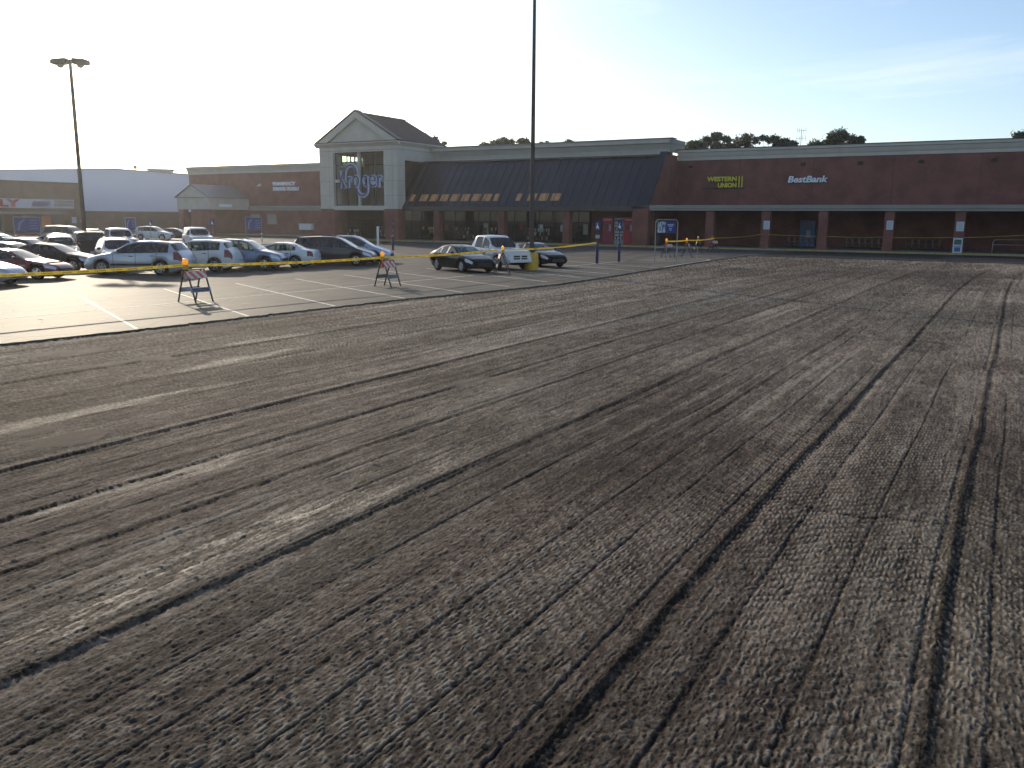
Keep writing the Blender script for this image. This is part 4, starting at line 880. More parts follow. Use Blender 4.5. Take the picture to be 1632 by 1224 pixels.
# ------------------------------------------------------------------ trees behind the roofs
LEAF = []
for i, (c1, c2) in enumerate((((.035, .055, .018), (.075, .10, .035)), ((.05, .06, .02), (.11, .115, .04)), ((.022, .035, .016), (.05, .065, .028)))):
    m_ = bpy.data.materials.new('leaf_green'); m_.use_nodes = True; nt = m_.node_tree; b = nt.nodes['Principled BSDF']; b.inputs['Roughness'].default_value = .6
    tc = nt.nodes.new('ShaderNodeTexCoord'); n = nt.nodes.new('ShaderNodeTexNoise'); n.inputs['Scale'].default_value = .9; n.inputs['Detail'].default_value = 4; nt.links.new(tc.outputs['Object'], n.inputs['Vector'])
    r = ramp(nt, [(.35, c1), (.65, c2)]); nt.links.new(n.outputs['Fac'], r.inputs['Fac']); nt.links.new(r.outputs['Color'], b.inputs['Base Color'])
    t = nt.nodes.new('ShaderNodeBsdfTranslucent'); nt.links.new(r.outputs['Color'], t.inputs['Color']); ms = nt.nodes.new('ShaderNodeMixShader'); ms.inputs[0].default_value = .4
    nt.links.new(b.outputs[0], ms.inputs[1]); nt.links.new(t.outputs[0], ms.inputs[2]); nt.links.new(ms.outputs[0], nt.nodes['Material Output'].inputs['Surface']); LEAF.append(m_)
BARK = mat('bark_brown', (.06, .045, .035), .9)
def tree(x, y, h, rad, label, kind=0, seed=0, n=2600, pine=False):
    rs = np.random.RandomState(seed); o = thing('tree' if not pine else 'pine_tree', label, 'tree', (x, y, -.2), 0, 'trees behind the store')
    m = MB(); m.cyl((0, 0, 0), (.2, 0, h*.55), .28, .16, 8); m.cyl((.2, 0, h*.55), (0, .1, h*.9), .16, .05, 7)
    cl = []
    for i in range(rs.randint(15, 20)):
        a = rs.uniform(0, 6.28); f_ = rs.uniform(.15, 1)
        zc = h*rs.uniform(.55, .97); sp = 1-((zc/h-.68)/.42)**2 if not pine else 1.25*(1-zc/h)/.4
        c = Vector((math.cos(a)*rad*f_*max(.25, sp), math.sin(a)*rad*f_*max(.25, sp), zc-rad*.12)); q = rad*rs.uniform(.18, .38)
        if not pine and i % 3: c.z = h-q*.78-rs.uniform(.25, 1.15)*f_*f_*rad
        cl.append((c, q)); m.cyl((.1, 0, h*rs.uniform(.4, .6)), tuple(c), .09, .03, 5, False)
    dz_ = h-max(c.z+q*.78 for c, q in cl)
    cl = [(c+Vector((0, 0, dz_)), q) for c, q in cl]
    m.build('trunk', BARK, o)
    per = n//len(cl); V = []; F = []
    for c, q in cl:
        d = rs.normal(size=(per, 3)); d /= np.linalg.norm(d, axis=1)[:, None]; rr2 = q*np.abs(rs.normal(.62, .30, per))
        ctr = np.array(c)+d*rr2[:, None]*np.array([1, 1, .78])
        u = rs.normal(size=(per, 3)); u /= np.linalg.norm(u, axis=1)[:, None]; v_ = np.cross(u, rs.normal(size=(per, 3))); v_ /= np.linalg.norm(v_, axis=1)[:, None]
        s_ = rs.uniform(.10, .27, per)[:, None]
        for k in range(per):
            o0 = len(V); a, b2, ss = u[k]*s_[k], v_[k]*s_[k]*.6, ctr[k]
            V += [tuple(ss-a), tuple(ss+b2), tuple(ss+a), tuple(ss-b2)]; F.append((o0, o0+1, o0+2, o0+3))
    cm = MB(); cm.v = V; cm.f = F; cm.mi = [0]*len(F); cm.build('crown', LEAF[kind], o, fixn=False)
S_ = 1.0
TREES = [(-109.1,152,20.3,3.0,'dark tree top showing just above the brown tower roof edge',2,0),(-107.3,153,19.3,2.0,'smaller tree top right of the one at the tower roof edge',2,0),
 (-92.2,148,17.5,2.4,'low tree top above the cream parapet, leftmost of the group left of the tall pole',0,0),(-88.7,149,18.5,3.2,'widest tree above the cream parapet, just left of the tall pole',1,0),
 (-84.4,150,18.2,2.6,'tree top above the cream parapet partly hidden by the tall pole',0,0),(-79.5,150,17.5,1.9,'sparse tree top just right of the tall pole',1,0),(-74.9,150,17.5,2.2,'low tree top above the middle of the long cream parapet',0,0),
 (-49.8,147,16.1,2.6,'pale green tree right beside the end of the cream parapet',1,0),(-47.6,149,16.9,3.0,'light green tree right of the cream parapet end',1,0),(-45.0,146,17.4,2.7,'tall pale tree in the clump above the yellow sign',1,0),
 (-40.4,147,17.2,3.2,'dark round pine in the clump left of the antenna',2,1),(-37.0,146,16.5,2.9,'dark tree just left of the television antenna',2,0),(-33.8,146,15.9,2.8,'low dark tree directly beneath the television antenna',2,0),(-43.2,151,16.8,3.0,'dark tree filling the clump behind the pale tall tree',2,0),(-51.0,152,16.6,2.6,'dim green tree standing behind the two pale ones at the parapet end',0,0),
 (-25.5,147,17.1,3.1,'single broad tree standing right of the television antenna',0,0),(-29.4,148,15.7,2.6,'low bush like tree between antenna and the single broad tree',0,0),(-22.6,147,15.9,2.0,'small tree at the right foot of the single broad tree',0,0),(-.9,147,15.8,2.4,'dark tree top peeping over the right wing near the picture edge',2,1)]
for i, (x, y, h, rd, lb, kd, pn) in enumerate(TREES): tree(x, y, h+.2, rd, lb, kd, 10+i, 4200, bool(pn))
# ------------------------------------------------------------------ lamp poles
def lamp_head(root, s, z):
    m = MB(); m.prism([(s*.25, z+.05), (s*1.25, z-.02), (s*1.55, z-.10), (s*1.55, z-.42), (s*1.2, z-.50), (s*.3, z-.42)], -.34, .34, 'xz'); h = m.build('lamp_head', POLE, root, bevel=.03)
    m = MB(); m.lathe([(.001, -.26), (.16, -.22), (.27, -.10), (.30, 0)], (s*.85, 0, z-.48), 'z', 16); m.build('lens', mat('lamp_lens', (.35, .35, .33), .2), h, smooth=True)
    m = MB(); m.bar((0, 0, z-.12), (s*.3, 0, z-.12), .10, .12); m.build('arm', POLE, h)
LP = thing('light_pole', 'tall brown light pole with two lamp heads rising behind the parked cars', 'light pole', (-70.5, 47.2, 0), R(30), 'lot light poles')
m = MB(); m.prism([(-.15, 0), (.15, 0), (.085, 15.4), (-.085, 15.4)], -.12, .12, 'xz'); m.build('pole', POLE, LP)
for s in (-1, 1): lamp_head(LP, s, 15.8)
m = MB(); m.box(-.1, .1, -.1, .1, 15.4, 15.75); m.build('pole_cap', POLE, LP)
LP2 = thing('light_pole', 'tall dark light pole rising from a round yellow base, cut off by the picture top', 'light pole', (-23.79, 43.33, 0), R(30), 'lot light poles')
m = MB(); m.prism([(-.14, 0), (.14, 0), (.075, 16.4), (-.075, 16.4)], -.12, .12, 'xz'); m.build('pole', POLE, LP2)
for s in (-1, 1): lamp_head(LP2, s, 16.8)
m = MB(); m.box(-.1, .1, -.1, .1, 16.4, 16.75); m.build('pole_cap', POLE, LP2)
m = MB(); m.lathe([(.001, .98), (.30, .98), (.36, .955), (.385, .90), (.395, 0), (.001, 0)], (0, 0, 0), 'z', 28); o = m.build('pole_base', YEL, LP2, smooth=True)
LP3 = thing('light_pole', 'light pole', 'light pole', (0, 0, 0)); bpy.data.objects.remove(LP3)
# ------------------------------------------------------------------ barricades and caution tape
def stripes_mat():
    m = bpy.data.materials.new('barricade_stripes'); m.use_nodes = True; nt = m.node_tree; b = nt.nodes['Principled BSDF']; b.inputs['Roughness'].default_value = .5
    tc = nt.nodes.new('ShaderNodeTexCoord'); sp = nt.nodes.new('ShaderNodeSeparateXYZ'); nt.links.new(tc.outputs['Object'], sp.inputs[0])
    a = nt.nodes.new('ShaderNodeMath'); a.operation = 'ADD'; nt.links.new(sp.outputs[1], a.inputs[0]); nt.links.new(sp.outputs[2], a.inputs[1])
    md = nt.nodes.new('ShaderNodeMath'); md.operation = 'PINGPONG'; md.inputs[1].default_value = .15; nt.links.new(a.outputs[0], md.inputs[0])
    gt = nt.nodes.new('ShaderNodeMath'); gt.operation = 'GREATER_THAN'; gt.inputs[1].default_value = .075; nt.links.new(md.outputs[0], gt.inputs[0])
    r = ramp(nt, [(0, (.62, .62, .64)), (1, (.70, .13, .05))]); nt.links.new(gt.outputs[0], r.inputs['Fac']); nt.links.new(r.outputs['Color'], b.inputs['Base Color']); return m
STRIPE = stripes_mat()
BOARDGREY = mat('barricade_board', (.30, .33, .42), .6); DKGREY = mat('barricade_grey', (.14, .15, .15), .6)
TXTB = mat('stencil_blue', (.02, .025, .07), .6)
def make_barricade():
    o = thing('barricade', 'folding barricade with striped top board and amber warning light', 'barricade', (0, 0, 0))
    for y in (-.36, .36):
        for s in (-1, 1):
            m = MB(); m.bar((s*.40, y+.03*s, .0), (s*.04, y+.03*s, 1.10), .035, .045, up=(1, 0, 0)); m.build('leg', POLE, o)
    for s in (-1, 1):
        m = MB(); x = s*.115; m.prism([(x-.012+s*.05, .80), (x+.012+s*.05, .80), (x+.012-s*.015, 1.04), (x-.012-s*.015, 1.04)], -.40, .40, 'xz'); m.build('striped_board', STRIPE, o)
        m = MB(); x = s*.285; m.prism([(x-.012+s*.02, .34), (x+.012+s*.02, .34), (x+.012-s*.03, .50), (x-.012-s*.03, .50)], -.42, .42, 'xz'); m.build('lower_board', BOARDGREY, o)
    m = MB(); m.bar((0, -.40, 1.09), (0, .40, 1.09), .05, .04); m.build('top_rail', POLE, o)
    m = MB(); m.box(-.07, .07, -.42, -.26, 1.10, 1.27); wl_ = m.build('warning_light', YEL, o, bevel=.015)
    m = MB(); m.lathe([(.001, -.075), (.07, -.06), (.112, -.028), (.118, 0), (.112, .028), (.07, .06), (.001, .075)], (0, 0, 0), 'y', 20)
    m.v = [(b_*1.0, -.34+a, c+1.36) for a, b_, c in m.v]; m.build('lens', AMBER, wl_, smooth=True)
    return o
B0 = make_barricade()
def lens_dir(o, rz): o.rotation_euler = (0, 0, rz)
BARS = [((-24.0,19.95), 0, 'striped barricade with amber light and stencilled lower board, nearest one left of centre'),
 ((-22.95,29.1), R(4), 'striped barricade with amber light in front of the pale blue minivan nose'),
 ((-23.3,39.2), R(38), 'striped barricade with orange light beside the black sedan and white pickup'),
 ((-22.9,63.4), R(-8), 'barricade with glowing orange light directly behind the blue poster frame'),
 ((-22.4,66.3), R(10), 'barricade with glowing orange light just right of the blue poster frame'),
 ((-23.9,73.6), R(20), 'unlit shaded barricade in the drive lane left of the first brick column'),
 ((-23.6,77.2), R(-15), 'farthest unlit barricade in the drive lane in front of the first brick column'),
 ((-24.5,10.6), R(0), 'barricade holding the caution tape beyond the left picture edge')]
BOBJ = []
for i, (p_, rz, lb) in enumerate(BARS):
    o = B0 if i == 0 else copy_tree(B0)
    o.location = (p_[0], p_[1], 0); o.rotation_euler = (0, 0, rz); o['label'] = lb; o['group'] = 'caution barricades'; BOBJ.append(o)
for ch in BOBJ[0].children:
    if ch.name.startswith('lower_board'):
        s = 1 if sum(v.co.x for v in ch.data.vertices) > 0 else -1
        m = MB(); rq = random.Random(3)          # blurred dark stencilling: two broken rows
        x0_, x1_ = (.305, .312) if s > 0 else (-.312, -.305)
        for z_ in (.375, .435):
            y_ = -.36
            while y_ < .34:
                l_ = rq.uniform(.02, .05); m.box(x0_, x1_, y_, y_+l_, z_, z_+.04); y_ += l_+rq.uniform(.012, .03)
        m.build('stencil', TXTB, ch)
for bo in BOBJ[1:]:
    for ch in bo.children:
        if ch.name.startswith('lower_board'): ch.data = ch.data.copy(); ch.data.materials[0] = DKGREY
for bo in BOBJ[5:7]:
    for ch in bo.children:
        if ch.name.startswith('warning_light'):
            for l in ch.children: l.data = l.data.copy(); l.data.materials[0] = mat('amber_lens_shade', (.35, .15, .05), .4)  # darker lens copy without glow puts the shade into the colour
TAPE = mat('caution_tape', (.80, .68, .10), .35, var=.06, scale=2)
tnt = TAPE.node_tree; _b = tnt.nodes['Principled BSDF']; _t = tnt.nodes.new('ShaderNodeBsdfTranslucent'); _t.inputs['Color'].default_value = (.85, .70, .10, 1)
_m = tnt.nodes.new('ShaderNodeMixShader'); _m.inputs[0].default_value = .45; tnt.links.new(_b.outputs[0], _m.inputs[1]); tnt.links.new(_t.outputs[0], _m.inputs[2]); tnt.links.new(_m.outputs[0], tnt.nodes['Material Output'].inputs['Surface'])
def tape(label, A, B, sag=.08, words=True, twist=.25, wd=.092, n=40, rep=.52, tw0=0.):
    A, B = Vector(A), Vector(B); o = thing('caution_tape', label, 'caution tape', tuple(A), 0, 'yellow caution tape runs'); dv_ = B-A; Ln = dv_.length; side = Vector((-dv_.y, dv_.x, 0)).normalized()
    def frame(t):
        c = dv_*t-Vector((0, 0, 4*sag*t*(1-t))); an = tw0+twist*math.sin(t*7.3+1)+.12*math.sin(t*31); u = Vector((0, 0, 1))*math.cos(an)+side*math.sin(an); return c, u
    m = MB(); vs = []
    for i in range(n+1):
        c, u = frame(i/n); nn = dv_.normalized().cross(u)*.0008
        vs += [c-u*wd/2-nn, c+u*wd/2-nn, c-u*wd/2+nn, c+u*wd/2+nn]
    fs = []
    for i in range(n):
        a = i*4; b_ = a+4; fs += [(a, b_, b_+1, a+1), (a+2, a+3, b_+3, b_+2), (a+1, b_+1, b_+3, a+3), (a, a+2, b_+2, b_)]
    m.add(vs, fs); ob = m.build('tape', TAPE, o, smooth=True)
    if words:
        v0, f0 = text_mesh('CAUTION', .03, 0.0); xs_ = [p[0] for p in v0]; x0, x1 = min(xs_), max(xs_); W_ = .34
        k = int(Ln/rep)
        for i in range(k):
            out = []; tm = MB()
            for p in v0:
                t = (i+.12+(p[0]-x0)/(x1-x0)*W_/rep)/k
                # read from the lot side
                c, u = frame(t); nn = dv_.normalized().cross(u)
                out.append(c+u*((p[1]-.35)*.055)-nn*-.002)
            tm.add(out, f0); tm.build('lettering', mat('tape_black', (.03, .025, .01), .6), o, fixn=False)
    return o
tape('yellow caution tape from the left picture edge to the nearest striped barricade', (-24.45, 10.9, 1.25), (-24.0, 19.6, 1.25), .05, True, .15)
tape('long yellow caution tape between the two left barricades in front of the parked row', (-23.95, 19.7, 1.25), (-22.95, 28.8, 1.22), .06, True, .35)
tape('yellow caution tape passing in front of the black sedan to the third barricade', (-22.9, 28.9, 1.22), (-23.35, 38.9, 1.25), .06, True, .5)
tape('yellow caution tape rising from the third barricade to the blue bollard', (-23.3, 39.1, 1.25), (-23.75, 52.0, 1.36), .1, False, .6)
tape('sunlit yellow caution tape between the two glowing barricades by the poster frame', (-22.9, 63.2, 1.26), (-22.3, 66.2, 1.3), .03, False, .2)
tape('caution tape from the glowing barricades to the shaded ones in the drive lane', (-22.3, 66.3, 1.3), (-23.5, 77.0, 1.28), .08, False, .4)
tape('caution tape from the farthest barricade up to the brick column with a white notice', (-23.5, 77.2, 1.28), (-21.9, 88.0, 1.55), .1, False, .3, wd=.03)
tape('caution tape across the arcade bay with the blue machine', (-21.4, 87.98, 1.5), (-16.7, 87.98, 1.42), .03, False, .2, wd=.03)
tape('caution tape across the arcade bay right of the blue machine', (-15.9, 87.98, 1.42), (-10.8, 87.98, 1.42), .06, False, .2, wd=.03)
tape('caution tape across the arcade bay left of the white standing sign', (-9.95, 87.98, 1.42), (-4.9, 87.98, 1.5), .05, False, .2, wd=.03)
tape('caution tape across the arcade bay above the metal railing', (-4.1, 87.98, 1.5), (.9, 87.98, 1.8), .03, False, .2, wd=.03)
# ------------------------------------------------------------------ handicap posts, signs, cart corrals
def sign_post(label, pos, facing=0., bollard=1.3, tab=True, h=2.72, col=BLUE):
    o = thing('handicap_sign', label, 'parking sign', (pos[0], pos[1], 0), facing, 'handicap parking signs')
    if bollard: m = MB(); m.lathe([(.001, bollard), (.06, bollard-.01), (.095, bollard-.05), (.105, 0)], (0, 0, 0), 'z', 16); m.build('bollard', col, o, smooth=True)
    m = MB(); m.cyl((0, 0, bollard-.02 if bollard else 0), (0, 0, h-.05), .03, .03, 8); m.build('post', STEEL if not bollard else BLUE, o)
    m = MB(); m.box(-.17, .17, -.055, -.035, h-.56, h); p_ = m.build('sign_plate', NAVY, o)
    m = MB(); m.cyl((-.02, -.06, h-.36), (-.02, -.0555, h-.36), .085, None, 14); m.box(-.06, .0, -.06, -.056, h-.36, h-.20); m.cyl((-.03, -.06, h-.15), (-.03, -.0555, h-.15), .035, None, 10); m.bar((0, -.058, h-.36), (.09, -.058, h-.47), .03, .004, up=(0, 1, 0)); m.build('wheelchair_symbol', WTXT, p_)
    if tab:
        m = MB(); m.box(-.14, .14, -.055, -.04, h-1.08, h-.86); m.build('small_plate', mat('faded_plate', (.35, .36, .38), .6), o)
    return o
sign_post('blue bollard with handicap sign tied to the end of the yellow caution tape', (-23.75, 52.2), R(28))
sign_post('blue bollard with handicap sign just in front of the glass fronted ice machine', (-23.6, 55.5), R(28), tab=False)
sign_post('blue handicap post with its sign edge on, beside the pale blue minivan nose', (-48.3, 62.1), R(118))
sign_post('handicap sign on a thin post in front of the far white crossover', (-74.6, 57.1), R(50), 0, False, 2.45)
sign_post('handicap sign on a thin post in front of the porch brick wall', (-61.0, 53.0), R(45), 0, False, 2.62)
o = thing('stop_sign', 'red octagonal stop sign standing beside the left light pole', 'stop sign', (-112.9, 75.5, 0), R(55))
m = MB(); m.cyl((0, .03, 0), (0, .03, 2.5), .035, None, 8); m.build('post', STEEL, o)
m = MB(); m.prism([(.38*math.cos(R(22.5+45*i)), 2.12+.38*math.sin(R(22.5+45*i))) for i in range(8)], -.01, .01, 'xz'); p_ = m.build('sign_plate', mat('stop_red', (.45, .03, .03), .5), o)
m = MB(); fit_text(m, 'STOP', -.27, .27, 2.0, 2.24, -.014, -.011, lambda a, b_, d: (a, d, b_), .02); m.build('lettering', WTXT, p_)
o = thing('notice_board', 'small white notice on the brown shop wall beside the stop sign', 'notice', (-134.9, 88.6, 0), R(90))
m = MB(); m.box(-.4, .4, -.12, -.02, 1.6, 2.6); m.build('board', PAPER, o)
o = thing('white_marker_post', 'short white marker post in front of the store entrance', 'post', (-56.5, 70.2, 0))
m = MB(); m.lathe([(.001, 2.0), (.10, 1.98), (.12, 1.9), (.12, 0)], (0, 0, 0), 'z', 14); m.build('post', WHITE, o, smooth=True)
# cart corral with poster, right
CC = thing('cart_corral', 'galvanised cart corral frame with a photo poster near the milled edge', 'cart corral', (-21.3, 56.3, 0))
def tubes(name, segs, r_, mt_, parent):
    m = MB()
    for a, b_ in segs: m.cyl(a, b_, r_, None, 8)
    return m.build(name, mt_, parent, smooth=True)
tubes('sign_frame', [((0,0,0),(0,0,2.72)), ((0,0,2.72),(.14,0,2.86)), ((.14,0,2.86),(1.38,.09,2.86)), ((1.38,.09,2.86),(1.52,.1,2.72)), ((1.52,.1,2.72),(1.52,.1,0))], .032, STEEL, CC)
tubes('side_rail', [((0,0,.95),(0,4.6,.95)), ((0,0,.5),(0,4.6,.5)), ((0,4.6,0),(0,4.6,.95)), ((0,2.3,0),(0,2.3,.95))], .025, STEEL, CC)
tubes('side_rail', [((1.52,.1,.95),(1.5,4.6,.95)), ((1.52,.1,.5),(1.5,4.6,.5)), ((1.5,4.6,0),(1.5,4.6,.95)), ((1.5,2.3,0),(1.5,2.3,.95))], .025, STEEL, CC)
m = MB(); m.box(.10, 1.42, .03, .05, 1.98, 2.76); pb = m.build('poster', NAVY, CC)
pm_ = bpy.data.materials.new('poster_photo'); pm_.use_nodes = True; nt = pm_.node_tree; b = nt.nodes['Principled BSDF']; tc = nt.nodes.new('ShaderNodeTexCoord'); mp = nt.nodes.new('ShaderNodeMapping'); mp.inputs['Scale'].default_value = (6, 6, 2.2); nt.links.new(tc.outputs['Object'], mp.inputs[0])
n = nt.nodes.new('ShaderNodeTexNoise'); n.inputs['Scale'].default_value = 1.2; nt.links.new(mp.outputs[0], n.inputs['Vector']); r = ramp(nt, [(.35, (.05, .09, .12)), (.5, (.30, .38, .48)), (.62, (.62, .68, .75))]); nt.links.new(n.outputs['Fac'], r.inputs['Fac']); nt.links.new(r.outputs['Color'], b.inputs['Base Color'])
m = MB(); m.box(.13, .68, .02, .028, 2.01, 2.73); m.build('poster_picture', pm_, pb)
m = MB()
for k, (z, a, b_) in enumerate(((2.52, .82, 1.28), (2.42, .9, 1.2), (2.26, .95, 1.15), (2.16, .98, 1.12))): m.box(a, b_, .024, .0285, z, z+.05)
m.build('poster_line', mat('poster_pale', (.45, .52, .70), .6), pb)
def far_corral(label, pos, rz, wd=2.3, top=2.7, bot=1.35):
    o = thing('cart_corral', label, 'cart corral', (pos[0], pos[1], 0), rz)
    tubes('sign_frame', [((-wd/2,0,0),(-wd/2,0,top+.08)), ((-wd/2,0,top+.08),(wd/2,0,top+.08)), ((wd/2,0,0),(wd/2,0,top+.08)), ((-wd/2,0,.9),(wd/2,0,.9))], .035, STEEL, o)
    for x in (-wd/2, wd/2): tubes('side_rail', [((x,0,.95),(x,4,.95)), ((x,0,.5),(x,4,.5)), ((x,4,0),(x,4,.95))], .025, STEEL, o)
    m = MB(); m.box(-wd/2+.05, wd/2-.05, -.04, -.02, bot, top); p_ = m.build('poster', NAVY, o)
    m = MB(); m.prism([(-wd*.38, bot+.12), (-wd*.30, bot+.12), (-wd*.22, top-.5), (-wd*.05, top-.15), (-wd*.10, top-.12), (-wd*.3, top-.4)], -.048, -.042, 'xz')
    for k in range(4): m.box(.1*wd, .42*wd, -.048, -.042, bot+.25+k*.25, bot+.32+k*.25)
    m.build('poster_line', mat('poster_blue', (.16, .22, .36), .6), p_); return o
far_corral('cart corral with a wide blue poster behind the silver sedan at far left', (-79.8, 47.7), R(58), 2.15, 2.6, 1.35)
far_corral('cart corral with a blue poster in front of the dark brick base wall', (-89.5, 65.8), R(52), 1.1, 2.55, 1.3)
far_corral('cart corral with a blue poster in front of the drive-through windows', (-73.2, 69.3), R(47), 1.7, 2.75, 1.4)
# ------------------------------------------------------------------ things on the sidewalk
def kiosk(label, x0, x1, y0, y1, h, mt_):
    o = thing('red_kiosk', label, 'kiosk', ((x0+x1)/2, (y0+y1)/2, .145), 0, 'red rental kiosks'); w_ = (x1-x0)/2; d_ = (y1-y0)/2
    m = MB(); m.box(-w_, w_, -d_, d_, 0, h-.5); m.build('cabinet', mt_, o, bevel=.03)
    m = MB(); m.box(-w_-.03, w_+.03, -d_-.06, d_, h-.495, h); hd = m.build('header', REDM, o, bevel=.03)
    m = MB(); m.box(-w_*.75, w_*.75, -d_-.075, -d_-.062, h-.34, h-.18); m.build('header_panel', mat('kiosk_pale', (.40, .22, .24), .5), hd)
    m = MB(); m.box(-w_*.7, w_*.05, -d_-.012, -d_-.002, h-1.35, h-.75); m.build('screen', mat('kiosk_screen', (.10, .02, .03), .2), o)
    m = MB(); m.box(w_*.25, w_*.6, -d_-.012, -d_-.002, h-1.5, h-.8); m.build('card_panel', mat('kiosk_grey', (.30, .26, .28), .5), o); return o
kiosk('red kiosk left of the glass fronted machine, beside the store windows', -40.0, -38.75, 89.2, 90.3, 2.95, mat('kiosk_maroon', (.20, .012, .03), .4))
kiosk('bright red kiosk beside the brick pier at the right end of the dark canopy', -37.35, -36.1, 88.9, 90.0, 2.95, REDM)
o = thing('ice_machine', 'glass fronted vending merchandiser standing between the two red kiosks', 'vending machine', (-38.05, 89.6, .145))
m = MB(); m.box(-.6, .6, -.35, .5, 0, 2.9); m.build('cabinet', mat('vending_grey', (.22, .21, .20), .5), o, bevel=.02)
m = MB(); m.box(-.5, .5, -.36, -.353, .5, 2.7); fr_ = m.build('display', DARK, o)
m = MB()
for k in range(6):
    m.box(-.45, .45, -.3625, -.358, .56+k*.34, .59+k*.34)
    for j in range(6):
        if random.random() < .85: x = -.42+j*.155; z = .595+k*.34; m.box(x, x+.11, -.375, -.3621, z-.008, z+random.uniform(.14, .26))
m.build('goods', mat('vending_goods', (.45, .42, .36), .6, var=.6, scale=14), fr_)
o = thing('trash_can', 'dark trash can beside the brick pier behind the poster frame', 'trash can', (-33.3, 88.6, .145))
m = MB(); m.lathe([(.001, 0), (.36, 0), (.38, .1), (.38, 1.0), (.34, 1.12), (.20, 1.3), (.001, 1.34)], (0, 0, 0), 'z', 20); m.build('bin', DARK, o, smooth=True); m = MB(); m.lathe([(.385, 0), (.40, .0), (.40, .06), (.385, .06)], (0, 0, .95), 'z', 20); m.build('rim', PLASTIC, o)
o = thing('vending_machine', 'blue drinks machine against the back wall of the arcade', 'vending machine', (-19.1, 95.5, .145))
m = MB(); m.box(-.8, .8, -.5, .5, 0, 2.75); m.build('cabinet', mat('vending_blue', (.03, .09, .24), .4, var=.2), o, bevel=.04)
m = MB(); m.lathe([(0, 0), (.5, 0), (.5, .02)], (0, -.52, 2.2), 'y', 20); m.build('roundel', mat('vending_roundel', (.10, .11, .16), .5), o); m = MB(); m.box(-.1, .35, -.53, -.505, 1.0, 1.75); m.build('coin_panel', mat('vending_panel', (.28, .30, .34), .5), o)
def notice(label, x, z0, z1, wd):
    o = thing('paper_notice', label, 'notice', (x, 88.04, z0), 0, 'white notices on brick columns'); m = MB(); m.box(-wd/2, wd/2, -.02, -.002, 0, z1-z0); p_ = m.build('sheet', PAPER, o)
    m = MB()
    for k in range(5): m.box(-wd*.36, wd*random.uniform(.15, .38), -.024, -.0205, (z1-z0)*(.15+.15*k), (z1-z0)*(.15+.15*k)+.035)
    m.build('print', mat('notice_print', (.35, .38, .45), .7), p_)
notice('white paper notice on the brick column left of the blue drinks machine', -21.65, 2.0, 2.85, .62)
notice('white paper notice on the brick column in the middle of the arcade', -10.3, 2.1, 2.95, .6)
notice('white paper notice above the standing sign on the right brick column', -4.45, 2.05, 2.9, .62)
o = thing('standing_sign', 'white standing sign with a green photo and blue block at the right brick column', 'sign', (-4.45, 87.0, .145))
m = MB(); m.box(-.38, .38, -.05, .05, 0, 1.32); bd = m.build('panel', PAPER, o, bevel=.01)
m = MB(); m.box(-.29, .29, -.06, -.052, .74, 1.18); m.build('picture', mat('sign_picture', (.06, .12, .10), .6, var=.5, scale=6), bd); m = MB(); m.box(-.24, .24, -.06, -.052, .12, .5); m.box(-.3, .3, -.06, -.052, .56, .62); m.build('print', mat('sign_print', (.06, .12, .26), .6), bd)
o = thing('metal_railing', 'galvanised pipe railing on the arcade walk at the right picture edge', 'railing', (-1.75, 88.6, .145))
tubes('rail', [((0,0,0),(0,0,.95)), ((0,0,.95),(.15,0,1.2)), ((.15,0,1.2),(9,0,1.25)), ((0,0,.75),(9,0,.8)), ((4.5,0,0),(4.5,0,1.22)), ((9,0,0),(9,0,1.25))], .03, STEEL, o)
for x in (-32.6, -20.3, -14.6, -8.9, -2.6, 4.0):
    o = thing('wall_vent', 'small dark vent box near the top of the red brick wall', 'wall vent', (x, 96.49, 8.75), 0, 'vents along the right brick wall')
    m = MB(); m.box(-.22, .22, -.12, 0, -.16, .16); m.build('hood', DARK, o, bevel=.02); m = MB(); m.box(-.16, .16, -.13, -.121, -.10, .06); m.build('grille', PLASTIC, o)
for i, (x, z0_, z1_, w_) in enumerate(((-49.3, 1.3, 2.2, .6), (-52.0, 1.5, 2.3, .5), (-57.0, 1.2, 2.3, .7), (-46.4, 1.4, 2.2, .5), (-62.9, 1.3, 2.1, .6), (-43.4, 1.1, 2.3, .6))):
    m = MB(); m.box(x-w_/2, x+w_/2, 91.97, 91.997, z0_, z1_); p_ = part(m, 'window_poster', [PAPER, mat('poster_faded_red', (.28, .06, .05), .6), mat('poster_faded_cream', (.35, .32, .25), .6)][i % 3])
m = MB()
for x in (-27.0, -19.2, -11.4, -3.6, 4.2): m.box(x-.015, x+.015, 96.488, 96.497, 4.4, 9.44)
part(m, 'wall_joint', mat('brick_joint', (.05, .03, .026), .9))
